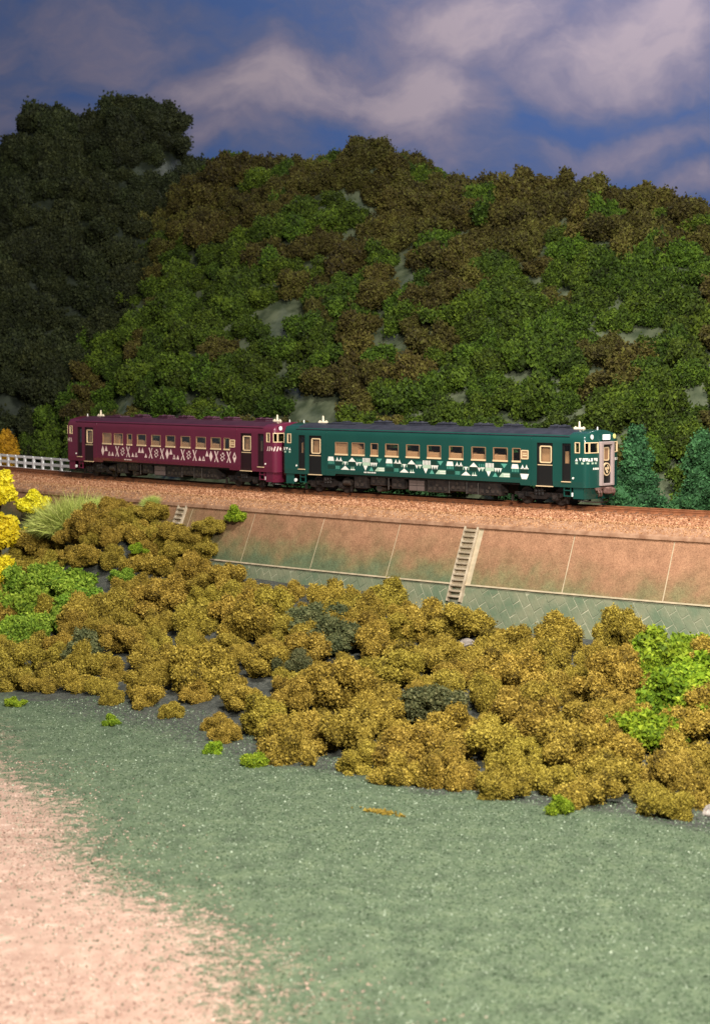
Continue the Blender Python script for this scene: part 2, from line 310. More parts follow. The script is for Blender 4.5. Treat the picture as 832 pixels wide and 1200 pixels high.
def skymat():
    m = bpy.data.materials.new('printed_sky'); m.use_nodes = True; n, l = nt(m); b = n['Principled BSDF']; b.inputs['Roughness'].default_value = 0.9; b.inputs['Specular IOR Level'].default_value = 0.05
    tc = n.new('ShaderNodeTexCoord')
    wn = n.new('ShaderNodeTexNoise'); wn.inputs['Scale'].default_value = 0.055; wn.inputs['Detail'].default_value = 5
    vs = n.new('ShaderNodeVectorMath'); vs.operation = 'SUBTRACT'; vs.inputs[1].default_value = (0.5, 0.5, 0.5)
    vm = n.new('ShaderNodeVectorMath'); vm.operation = 'SCALE'; vm.inputs['Scale'].default_value = 17
    va = n.new('ShaderNodeVectorMath'); va.operation = 'ADD'
    l.new(tc.outputs['Object'], wn.inputs['Vector']); l.new(wn.outputs['Color'], vs.inputs[0]); l.new(vs.outputs[0], vm.inputs[0]); l.new(tc.outputs['Object'], va.inputs[0]); l.new(vm.outputs[0], va.inputs[1])
    tot = None
    # clouds of the print: centre x, z, half sizes (m), strength, tilt
    for cx, cz, rx, rz, wt, tilt in ((-7, 45.5, 19, 5.5, 0.85, 0.14), (8, 45, 10, 7, 1.0, -0.2), (15, 52, 15, 5.5, 0.95, 0.1), (30, 49.5, 14, 7, 1.0, 0.05), (-31, 51, 15, 7, 0.62, 0), (-12, 40, 14, 4, 0.55, 0.2),
                                     (31, 40.5, 11, 2.6, 0.75, 0.12), (-24, 41, 14, 3, 0.35, 0), (36, 36, 8, 2.2, 0.55, 0.2), (12, 38, 9, 2.0, 0.35, 0.2), (-48, 44, 14, 6, 0.8, 0), (55, 44, 14, 8, 0.8, 0), (0, 66, 40, 8, 0.8, 0), (-20, 33, 10, 3, 0.4, 0)):
        mp = n.new('ShaderNodeMapping'); mp.vector_type = 'TEXTURE'; mp.inputs['Location'].default_value = (cx, 0, cz); mp.inputs['Rotation'].default_value = (0, -tilt, 0); mp.inputs['Scale'].default_value = (rx, 1000, rz)
        ln = n.new('ShaderNodeVectorMath'); ln.operation = 'LENGTH'; mr = n.new('ShaderNodeMapRange'); mr.interpolation_type = 'SMOOTHSTEP'
        mr.inputs['From Min'].default_value = 1.7; mr.inputs['From Max'].default_value = 0.0; mr.inputs['To Max'].default_value = wt * 0.98
        l.new(va.outputs[0], mp.inputs['Vector']); l.new(mp.outputs[0], ln.inputs[0]); l.new(ln.outputs['Value'], mr.inputs['Value'])
        if tot is None: tot = mr.outputs[0]
        else:
            ad = n.new('ShaderNodeMath'); ad.operation = 'MAXIMUM'; l.new(tot, ad.inputs[0]); l.new(mr.outputs[0], ad.inputs[1]); tot = ad.outputs[0]
    fn = n.new('ShaderNodeTexNoise'); fn.inputs['Scale'].default_value = 0.085; fn.inputs['Detail'].default_value = 7; fn.inputs['Roughness'].default_value = 0.58
    mpn = n.new('ShaderNodeMapping'); mpn.inputs['Scale'].default_value = (0.7, 1, 1.5); mpn.inputs['Rotation'].default_value = (0, 0.35, 0)
    l.new(va.outputs[0], mpn.inputs['Vector']); l.new(mpn.outputs[0], fn.inputs['Vector'])
    s1 = n.new('ShaderNodeMath'); s1.operation = 'SUBTRACT'; s1.inputs[1].default_value = 0.5; s2 = n.new('ShaderNodeMath'); s2.operation = 'MULTIPLY_ADD'; s2.inputs[1].default_value = 1.9
    l.new(fn.outputs['Fac'], s1.inputs[0]); l.new(s1.outputs[0], s2.inputs[0]); l.new(tot, s2.inputs[2])
    r = n.new('ShaderNodeValToRGB'); e = r.color_ramp.elements
    for k, (p, c) in enumerate(((0.0, (0.070, 0.130, 0.33)), (0.25, (0.115, 0.150, 0.30)), (0.55, (0.205, 0.200, 0.31)), (1.0, (0.39, 0.335, 0.405)))):
        q = e[k] if k < 2 else e.new(p)
        q.position = p; q.color = (*c, 1)
    l.new(s2.outputs[0], r.inputs['Fac']); l.new(r.outputs['Color'], b.inputs['Base Color'])
    return m
MB().add([(-110, 0, -10), (110, 0, -10), (110, 0, 95), (-110, 0, 95)], [(0, 1, 2, 3)]).build('sky', skymat(), loc=(0, 196, 0), kind='structure')

# ------------------------------------------------------------------ retaining wall with panels, lattice blocks
A0, A1 = 3.30, 4.50; Z0, Z1 = RAIL - 1.18, RAIL - 3.92           # top and foot of the sloping panels
M['panel'] = None
def panelmat():
    m = bpy.data.materials.new('weathered_concrete'); m.use_nodes = True; n, l = nt(m); b = n['Principled BSDF']; b.inputs['Roughness'].default_value = 0.75; b.inputs['Specular IOR Level'].default_value = 0.3
    g = n.new('ShaderNodeNewGeometry'); sp = n.new('ShaderNodeSeparateXYZ'); l.new(g.outputs['Position'], sp.inputs[0])
    def noise(sc, det=6, rough=0.6):
        t = n.new('ShaderNodeTexNoise'); t.inputs['Scale'].default_value = sc; t.inputs['Detail'].default_value = det; t.inputs['Roughness'].default_value = rough; l.new(g.outputs['Position'], t.inputs['Vector']); return t.outputs['Fac']
    # moss-green powder rising from the foot, rust-tan powder above; colour turns more orange towards one end
    h = n.new('ShaderNodeMapRange'); h.inputs['From Min'].default_value = RAIL - 4.1; h.inputs['From Max'].default_value = RAIL - 1.3; l.new(sp.outputs['Z'], h.inputs['Value'])
    x = n.new('ShaderNodeMapRange'); x.inputs['From Min'].default_value = -9; x.inputs['From Max'].default_value = 13; x.inputs['To Min'].default_value = -0.24; x.inputs['To Max'].default_value = 0.30; l.new(sp.outputs['X'], x.inputs['Value'])
    a = n.new('ShaderNodeMath'); a.operation = 'ADD'; l.new(h.outputs[0], a.inputs[0]); l.new(x.outputs[0], a.inputs[1])
    q = n.new('ShaderNodeMath'); q.operation = 'MULTIPLY_ADD'; q.inputs[1].default_value = 1.5; q.inputs[2].default_value = -0.76; l.new(noise(0.5, 5), q.inputs[0])
    c = n.new('ShaderNodeMath'); c.operation = 'ADD'; l.new(a.outputs[0], c.inputs[0]); l.new(q.outputs[0], c.inputs[1])
    r = n.new('ShaderNodeValToRGB'); e = r.color_ramp.elements
    for k, (p, col) in enumerate(((0.0, (0.105, 0.140, 0.076)), (0.30, (0.180, 0.160, 0.078)), (0.60, (0.250, 0.150, 0.082)), (0.95, (0.320, 0.172, 0.100)))):
        u = e[k] if k < 2 else e.new(p)
        u.position = p; u.color = (*col, 1)
    l.new(c.outputs[0], r.inputs['Fac'])
    pit = n.new('ShaderNodeValToRGB'); pit.color_ramp.elements[0].position = 0.28; pit.color_ramp.elements[1].position = 0.46
    pit.color_ramp.elements[0].color = (0.58, 0.50, 0.46, 1); pit.color_ramp.elements[1].color = (1, 1, 1, 1); l.new(noise(11, 4, 0.75), pit.inputs['Fac'])
    mx = n.new('ShaderNodeMix'); mx.data_type = 'RGBA'; mx.blend_type = 'MULTIPLY'; mx.inputs['Factor'].default_value = 1; l.new(r.outputs['Color'], mx.inputs['A']); l.new(pit.outputs['Color'], mx.inputs['B'])
    sp2 = n.new('ShaderNodeValToRGB'); e2 = sp2.color_ramp.elements; e2[0].position = 0.36; e2[0].color = (0.62, 0.58, 0.55, 1); e2[1].position = 0.64; e2[1].color = (1.38, 1.36, 1.32, 1); l.new(noise(19, 6, 0.8), sp2.inputs['Fac'])
    st2 = n.new('ShaderNodeValToRGB'); e3 = st2.color_ramp.elements; e3[0].position = 0.34; e3[0].color = (0.80, 0.78, 0.76, 1); e3[1].position = 0.62; e3[1].color = (1.12, 1.12, 1.12, 1); l.new(noise(1.6, 8, 0.7), st2.inputs['Fac'])
    m2 = n.new('ShaderNodeMix'); m2.data_type = 'RGBA'; m2.blend_type = 'MULTIPLY'; m2.inputs['Factor'].default_value = 1; l.new(mx.outputs['Result'], m2.inputs['A']); l.new(sp2.outputs['Color'], m2.inputs['B'])
    m3 = n.new('ShaderNodeMix'); m3.data_type = 'RGBA'; m3.blend_type = 'MULTIPLY'; m3.inputs['Factor'].default_value = 1; l.new(m2.outputs['Result'], m3.inputs['A']); l.new(st2.outputs['Color'], m3.inputs['B'])
    l.new(m3.outputs['Result'], b.inputs['Base Color'])
    bp = n.new('ShaderNodeBump'); bp.inputs['Strength'].default_value = 0.9; bp.inputs['Distance'].default_value = 0.04; l.new(noise(6.5, 4, 0.7), bp.inputs['Height']); l.new(bp.outputs['Normal'], b.inputs['Normal'])
    return m
M['panel'] = panelmat()
M['mortar'] = material('pale_joint', (0.50, 0.40, 0.27), 0.8, (0.36, 0.31, 0.20), 2.5, 0.2, 8)
M['joint'] = material('mossy_joint', (0.36, 0.35, 0.24), 0.8, (0.13, 0.16, 0.10), 1.6)
M['block'] = material('mossy_block', (0.105, 0.145, 0.085), 0.7, (0.19, 0.195, 0.120), 0.9, 0.5, 7)
M['kerb'] = material('kerb_tan', (0.24, 0.120, 0.066), 0.8, (0.38, 0.22, 0.135), 2.2, 0.5, 7)
wall = link('retaining_wall', None, loc=W(0, 3.3, RAIL - 6), label='long sloping concrete retaining wall of rust-tan panels below the railway track', cat='wall')
WO = Vector(wall.location)
def wl(s, e, z): return Vector(W(s, e, z)) - WO
DEN = math.hypot(A1 - A0, Z0 - Z1); NE, NZ = (Z0 - Z1) / DEN, (A1 - A0) / DEN      # outward normal of the panels in (e, z)
def wpt(s, b, out, e0=A0, z0=Z0, de=(A1 - A0) / DEN, dz=(Z1 - Z0) / DEN):
    return wl(s, e0 + b * de + out * (-dz), z0 + b * dz + out * de)
def strip_prism(mb, s0, s1, b0, b1, o0, o1, n=4, bev=0.0, **k):
    """a slab on the sloping wall, following the curve"""
    ss = np.linspace(s0, s1, n + 1); vs = []
    for s in ss: vs += [wpt(s, b0, o0, **k), wpt(s, b1, o0, **k), wpt(s, b1, o1, **k), wpt(s, b0, o1, **k)]
    fs = [(0, 1, 2, 3), tuple(4 * n + j for j in (3, 2, 1, 0))]
    for i in range(n):
        for j in range(4): a = 4 * i + j; c = 4 * i + (j + 1) % 4; fs.append((a, a + 4, c + 4, c))
    return mb.add(vs, fs)
SL, SR = -44.0, 30.0
strip_prism(MB(), SL, SR, -0.02, DEN + 0.05, -0.9, -0.012, 60).build('joint_backing', M['mortar'], wall)
PITCH = 5.335; STAIRS = [(4.16, 5.04), (-17.35, -16.55)]
edges = [-0.04 + PITCH * k for k in range(-8, 6)]
for a, b in zip(edges[:-1], edges[1:]):
    cuts = [(a, b)]
    for sa, sb in STAIRS:
        cuts = [c for u, v in cuts for c in ([(u, v)] if sb < u or sa > v else [(u, sa), (sb, v)])]
    for u, v in cuts:
        if v - u > 0.4: strip_prism(MB(), u + 0.03, v - 0.03, 0.0, DEN - 0.03, -0.3, random.uniform(0.006, 0.016), 6).build('panel', M['panel'], wall)
# kerb along the top and the ledge above the lattice
kb = MB(); ss = np.linspace(SL, SR, 75)
prof = [(2.45, RAIL - 0.66), (2.62, RAIL - 0.62), (3.18, RAIL - 0.93), (3.36, RAIL - 1.0), (3.40, RAIL - 1.16), (3.0, RAIL - 1.5), (2.45, RAIL - 1.5)]
vs = [wl(s, e, z) for s in ss for e, z in prof]; k = len(prof)
fs = [(i * k + j, i * k + (j + 1) % k, (i + 1) * k + (j + 1) % k, (i + 1) * k + j) for i in range(len(ss) - 1) for j in range(k)]
kb.add(vs, fs).build('kerb', M['kerb'], wall)
LB = dict(e0=4.46, z0=Z1 - 0.09, de=0.36, dz=-0.933)
strip_prism(MB(), SL, SR, DEN - 0.02, DEN + 0.06, -0.3, 0.035, 60).build('ledge', M['mortar'], wall)
strip_prism(MB(), SL, SR, 0.0, 3.2, -0.6, 0.0, 60, **LB).build('lattice_backing', M['joint'], wall)
def clip(poly, axis, lim, keep_less):
    out = []
    for i in range(len(poly)):
        p, q = poly[i - 1], poly[i]; a, b = p[axis] - lim, q[axis] - lim
        if not keep_less: a, b = -a, -b
        if (a <= 0) != (b <= 0): t = a / (a - b); out.append((p[0] + (q[0] - p[0]) * t, p[1] + (q[1] - p[1]) * t))
        if b <= 0: out.append(q)
    return out
BL, BH, GAP = 1.00, 0.42, 0.026; blocks = []
c45 = math.cos(math.radians(52)); s45 = math.sin(math.radians(52))
for r in range(-40, 60):
    for q in range(-40, 50):
        u0 = q * BL + (r % 2) * BL * 0.5; v0 = r * BH
        pts = [(u0 + GAP / 2, v0 + GAP / 2), (u0 + BL - GAP / 2, v0 + GAP / 2), (u0 + BL - GAP / 2, v0 + BH - GAP / 2), (u0 + GAP / 2, v0 + BH - GAP / 2)]
        pl = [(u * c45 - v * s45, u * s45 + v * c45) for u, v in pts]       # (along, down)
        pl = [(a, b) for a, b in pl]
        if max(a for a, b in pl) < -14.5 or min(a for a, b in pl) > 21.5: continue
        for ax, lim, less in ((1, 0.03, False), (1, 2.35, True)):
            if pl: pl = clip(pl, ax, lim, less)
        if len(pl) < 3: continue
        ar = abs(sum(pl[i - 1][0] * pl[i][1] - pl[i][0] * pl[i - 1][1] for i in range(len(pl)))) / 2
        cs = sum(a for a, b in pl) / len(pl)
        if ar < 0.03 or any(sa + 0.25 < cs < sb - 0.25 and min(b for a, b in pl) < 0.7 for sa, sb in STAIRS): continue
        blocks.append(pl)
for pl in blocks:
    h = random.uniform(0.012, 0.03); n = len(pl); cx = sum(a for a, b in pl) / n; cy = sum(b for a, b in pl) / n
    ins = [(cx + (a - cx) * 0.95, cy + (b - cy) * 0.95) for a, b in pl]
    vs = [wpt(a, b, -0.02, **LB) for a, b in pl] + [wpt(a, b, h, **LB) for a, b in ins]
    fs = [tuple(range(n, 2 * n))] + [(i, (i + 1) % n, n + (i + 1) % n, n + i) for i in range(n)]
    MB().add(vs, fs).build('block', M['block'], wall)
M['stair'] = material('stair_concrete', (0.34, 0.27, 0.18), 0.75, (0.48, 0.40, 0.29), 2, 0.4, 8)
for (sa, sb), lab in zip(STAIRS, ('narrow concrete stairs with low side rails climbing the retaining wall', 'dark narrow stairs half hidden behind ochre bushes on the wall')):
    st = link('staircase', None, loc=wall.location, label=lab, cat='stairs')
    N = 13; L = DEN + 0.95
    for q in (0, 1):
        x0 = sa if q == 0 else sb - 0.11
        strip_prism(MB(), x0, x0 + 0.11, -0.06, L, -0.25, 0.11, 1).build('side_rail', M['stair'], st)
    for kx in range(N):
        b = 0.10 + kx * (L - 0.15) / N
        p = [(A0 + b * (A1 - A0) / DEN + de, Z0 + b * (Z1 - Z0) / DEN + dz) for de, dz in ((-0.30, 0.0), (0.24, 0.0), (0.24, -0.07), (-0.30, -0.07))]
        vs = [wl(s, e, z) for s in (sa + 0.111, sb - 0.111) for e, z in p]
        MB().add(vs, [(0, 1, 2, 3), (7, 6, 5, 4), (0, 4, 5, 1), (1, 5, 6, 2), (2, 6, 7, 3), (3, 7, 4, 0)]).build('step', M['stair'], st)

# ------------------------------------------------------------------ railway track
track = link('railway_track', None, loc=W(0, 0, RAIL), label='single curved railway track with brown rails on tan ballast', cat='track')
TO = Vector(track.location)
def tl(s, e, z): return Vector(W(s, e, RAIL + z)) - TO
TS = np.linspace(-72, 40, 150)
def ribbon(prof, ss, closed=True):
    k = len(prof); vs = [tl(s, e, z) for s in ss for e, z in prof]; r = range(k if closed else k - 1)
    return vs, [(i * k + j, i * k + (j + 1) % k, (i + 1) * k + (j + 1) % k, (i + 1) * k + j) for i in range(len(ss) - 1) for j in r]
bed = [(-2.62, -1.02), (-2.5, -0.80), (-1.75, -0.24), (-1.0, -0.22), (1.0, -0.22), (1.75, -0.24), (2.48, -0.72), (2.55, -1.02)]
MB().add(*ribbon(bed, TS, False)).build('ballast_bed', M['bed'], track, True)
for sd in (-1, 1):
    c = sd * 0.56
    MB().add(*ribbon([(c - 0.035, 0), (c + 0.035, 0), (c + 0.035, -0.05), (c + 0.014, -0.07), (c + 0.014, -0.15), (c + 0.075, -0.18), (c + 0.075, -0.205), (c - 0.075, -0.205), (c - 0.075, -0.18), (c - 0.014, -0.15), (c - 0.014, -0.07), (c - 0.035, -0.05)], TS)).build('rail', M['rail'], track)
slm = MB().box(-0.12, 0.12, -1.42, 1.42, -0.34, -0.195, 0.02)
for sd in (-1, 1): slm.box(-0.09, 0.09, sd * 0.56 - 0.14, sd * 0.56 - 0.085, -0.195, -0.13); slm.box(-0.09, 0.09, sd * 0.56 + 0.085, sd * 0.56 + 0.14, -0.195, -0.13)
slm = slm.mesh('sleeper', M['sleeper'])
s = -60.0
while s < 30:
    link('sleeper', slm, track, loc=tl(s, 0, 0), rz=-yaw(s)); s += 0.62
def stones(n, s0, s1, efun, size, seed, squash=0.8):
    r = np.random.default_rng(seed); s = r.uniform(s0, s1, n); e, z = efun(r, n)
    x, y = xy(s, e); C = np.stack([x - TO.x, y - TO.y, z], 1)
    base = np.array([(1, 0, 0), (-1, 0, 0), (0, 1, 0), (0, -1, 0), (0, 0, 1), (0, 0, -1)], float)
    F = np.array([(0, 2, 4), (2, 1, 4), (1, 3, 4), (3, 0, 4), (2, 0, 5), (1, 2, 5), (3, 1, 5), (0, 3, 5)])
    Q = r.normal(size=(n, 3, 3)); Q = np.linalg.qr(Q)[0]
    sc = r.uniform(0.6, 1.25, (n, 1)) * size * np.array([1, 0.8, squash])[None] * r.uniform(0.75, 1.2, (n, 3))
    V = np.einsum('nij,kj,nj->nki', Q, base, sc) + C[:, None]
    V += r.normal(0, size * 0.12, V.shape)
    FF = F[None] + (np.arange(n) * 6)[:, None, None]
    return V.reshape(-1, 3), FF.reshape(-1, 3), np.repeat(np.clip(r.normal(0.5, 0.24, n), 0, 1), 6)
def shoulder(r, n):
    t = r.uniform(0.0, 1.1, n); t2 = np.clip(t, 0, 1); e = 1.78 + 0.72 * t + 0.02 * r.normal(size=n)
    return e, -0.25 - 0.47 * t2 + 0.015 * r.normal(size=n)
V, F, t = stones(15000, -56, 26, shoulder, 0.075, 3)
link('ballast', mesh_np('ballast', V, F, M['stone'], False, tint=t), track, kind='stuff')
V, F, t = stones(17000, -56, 26, lambda r, n: (r.uniform(-1.9, 1.84, n), -0.225 + 0.01 * r.normal(size=n)), 0.06, 4)
link('ballast', mesh_np('ballast', V, F, M['stone_b'], False, tint=t), track, kind='stuff')
V, F, t = stones(12000, -44, 26, lambda r, n: (lambda e: (e, -0.565 - (e - 2.5) * 0.55))(2.45 + 0.85 * r.uniform(0, 1, n) ** 1.6), 0.055, 5)
link('ballast', mesh_np('ballast', V, F, M['stone'], False, tint=t), track, kind='stuff')

# ------------------------------------------------------------------ the two railcars
XS, LC, PW = 10.08, 0.42, 2.6
PROFILE = [(0.98, 1.43), (1.27, 1.45), (2.18, 1.45), (2.70, 1.45), (2.84, 1.45), (3.17, 1.45), (3.24, 1.448), (3.32, 1.442), (3.42, 1.42), (3.50, 1.38), (3.58, 1.30), (3.66, 1.15), (3.73, 0.94), (3.785, 0.68), (3.82, 0.40), (3.835, 0.18), (3.838, 0.03)]
def prof_w(z): return float(np.interp(z, [p[0] for p in PROFILE], [p[1] for p in PROFILE]))
def lz(z): return LC * (1 - 0.62 * float(smooth(2.95, 3.84, z)) ** 1.3)
def front_x(y, z):
    r = min(abs(y) / prof_w(z), 1.0); return XS + lz(z) * (1 - r ** PW) ** (1 / PW)
BIG = [-5.84, -4.62, -2.21, -0.75, 0.70, 2.18, 3.65, 5.05]; SMALL = [-3.45, 6.07]
WINS = [(c - 0.45, c + 0.45, 2.18, 2.84) for c in BIG] + [(c - 0.25, c + 0.25, 2.18, 2.84) for c in SMALL]
MD = [(-8.27, -7.35), (7.34, 8.30)]; ND = [(-9.06, -8.59), (8.88, 9.39)]
DOORS = [(a, b, 0.98, 3.17) for a, b in MD] + [(a, b, 1.27, 3.17) for a, b in ND]
CABW = [(9.64, 9.94, 2.70, 3.24), (-9.94, -9.64, 2.70, 3.24)]
def body_mesh(name, paint, roofm):
    xs = sorted(set([-XS, XS, -6.25, -6.35, 6.25, 6.35, 9.64, 9.94, -9.64, -9.94, -9.25, 9.25, 7.0, -7.0] + [v for o in WINS + DOORS for v in o[:2]]))
    rat = [1.0, 0.997, 0.985, 0.955, 0.93, 0.86, 0.80, 0.70, 0.56, 0.42, 0.28, 0.14, 0.0]
    rat = rat + [-r for r in rat[-2::-1]]
    loop = [('s', x, -1) for x in xs[:-1]] + [('f', -r, 1) for r in rat[:-1]] + [('s', x, 1) for x in xs[:0:-1]] + [('f', r, -1) for r in rat[:-1]]
    V = []; N = len(loop)
    for iz, (z, wd) in enumerate(PROFILE):
        for kd, v, sg in loop:
            if kd == 's': x, y = v * (1 if True else 1), sg * wd; ax = v
            else: y = v * wd; x = sg * (XS + lz(z) * (1 - abs(v) ** PW) ** (1 / PW)); ax = x
            zz = z
            if iz == 0 and abs(ax) < 6.3 and kd == 's': zz = 1.09
            V.append((x, y, zz))
    F = []; mi = []
    for iz in range(len(PROFILE) - 1):
        zc = (PROFILE[iz][0] + PROFILE[iz + 1][0]) / 2
        for j in range(N):
            j2 = (j + 1) % N; a, b = loop[j], loop[j2]
            P = [V[iz * N + j], V[iz * N + j2]]; cx = (P[0][0] + P[1][0]) / 2; cy = (P[0][1] + P[1][1]) / 2
            skip = False
            if a[0] == 's' and (b[0] == 's' or abs(b[1]) > 0.999):
                skip = any(o[0] - 1e-6 < cx < o[1] + 1e-6 and o[2] < zc < o[3] for o in WINS + DOORS + CABW)
            if 2.70 < zc < 3.24:
                if abs(cx) > XS + 0.005 and 0.42 * 1.45 < abs(cy) < 0.986 * 1.45: skip = True
            if skip: continue
            F.append((iz * N + j, iz * N + j2, (iz + 1) * N + j2, (iz + 1) * N + j))
            mi.append(1 if zc > 3.54 and abs(cx) < 9.0 + (zc - 3.4) * 1.0 else 0)
    top = (len(PROFILE) - 1) * N; F.append(tuple(top + j for j in range(N))); mi.append(1)
    me = mesh_np(name, V, F, [paint, roofm], False, mi)
    sm = np.array([f.center.z > 3.26 or abs(f.center.x) > XS for f in me.polygons]); me.polygons.foreach_set('use_smooth', sm)
    return me
def patch(mb, y0, y1, z0, z1, out, sgn=1, nx=6, nz=3):
    """a patch lying on the rounded cab front"""
    vs = []
    for k in range(nz + 1):
        z = z0 + (z1 - z0) * k / nz
        for i in range(nx + 1):
            y = y0 + (y1 - y0) * i / nx; vs.append((sgn * (front_x(y, z) + out), y * (1 + out * 0.5 * (abs(y) > 1.3)), z))
    return mb.add(vs, [(k * (nx + 1) + i, k * (nx + 1) + i + 1, (k + 1) * (nx + 1) + i + 1, (k + 1) * (nx + 1) + i) for k in range(nz) for i in range(nx)])
def poly_patch(mb, pts, out, sgn=1):
    """flat print on the cab: polygon of (arc position u from the near corner, z); u<0 lies on the car side"""
    vs = []
    for u, z in pts:
        if u < 0: vs.append((sgn * (XS + u), -prof_w(z) - 0.006, z)); continue
        y = np.interp(u, ARC_U, ARC_Y); vs.append((sgn * (front_x(y, z) + out * (abs(y) < 1.43)), y * 1.004, z))
    return mb.add(vs, [tuple(range(len(vs)))])
_y = -1.45 * np.concatenate([np.array([1, 0.9995, 0.998, 0.993, 0.985, 0.97, 0.95]), np.linspace(0.925, 0, 26)]); _p = np.array([(front_x(v, 2.3), v) for v in _y])
ARC_U = np.concatenate([[0], np.cumsum(np.hypot(*np.diff(_p, axis=0).T))]); ARC_Y = _y

def bogie(car, cx):
    f = MB()
    for sg in (-1, 1):
        y = sg * 0.98
        f.prism([(cx - 1.55, 0.50), (cx - 1.3, 0.42), (cx - 0.55, 0.40), (cx - 0.40, 0.30), (cx + 0.40, 0.30), (cx + 0.55, 0.40), (cx + 1.3, 0.42), (cx + 1.55, 0.50), (cx + 1.5, 0.62), (cx + 0.5, 0.64), (cx + 0.35, 0.56), (cx - 0.35, 0.56), (cx - 0.5, 0.64), (cx - 1.5, 0.62)], y - 0.07, y + 0.07)
        for a in (-1.05, 1.05):
            f.box(cx + a - 0.16, cx + a + 0.16, y - 0.13 + sg * 0.06, y + 0.13 + sg * 0.06, 0.26, 0.60, 0.03)
            f.tube((cx + a, y + sg * 0.17, 0.43), (cx + a, y + sg * 0.25, 0.43), 0.11, 10)
            for d in (-0.24, 0.24):
                for q in range(4): f.tube((cx + a + d, y + sg * 0.05, 0.42 + q * 0.055), (cx + a + d, y + sg * 0.05, 0.455 + q * 0.055), 0.085, 8)
            f.box(cx + a * 1.62 - 0.05, cx + a * 1.62 + 0.05, y - 0.05, y + 0.05, 0.12, 0.45)
        for d in (-0.2, 0.0, 0.2): f.tube((cx + d, y + sg * 0.06, 0.52), (cx + d, y + sg * 0.06, 0.88), 0.11, 10)
        f.tube((cx - 0.5, y + sg * 0.14, 0.56), (cx + 0.45, y + sg * 0.14, 0.74), 0.035, 6)
    f.box(cx - 0.3, cx + 0.3, -0.95, 0.95, 0.45, 0.95)
    b = f.build('bogie', M['black'], car)
    for a in (-1.05, 1.05):
        for sg in (-1, 1):
            wh = MB(); y = sg * 0.56
            wh.tube((cx + a, y - 0.06, 0.43), (cx + a, y + 0.07, 0.43), 0.43, 26); wh.tube((cx + a, y - sg * 0.09, 0.43), (cx + a, y - sg * 0.06, 0.43), 0.46, 26); wh.tube((cx + a, y, 0.43), (cx + a, y + sg * 0.12, 0.43), 0.15, 12)
            wh.build('wheel', M['steel'], b)
    return b
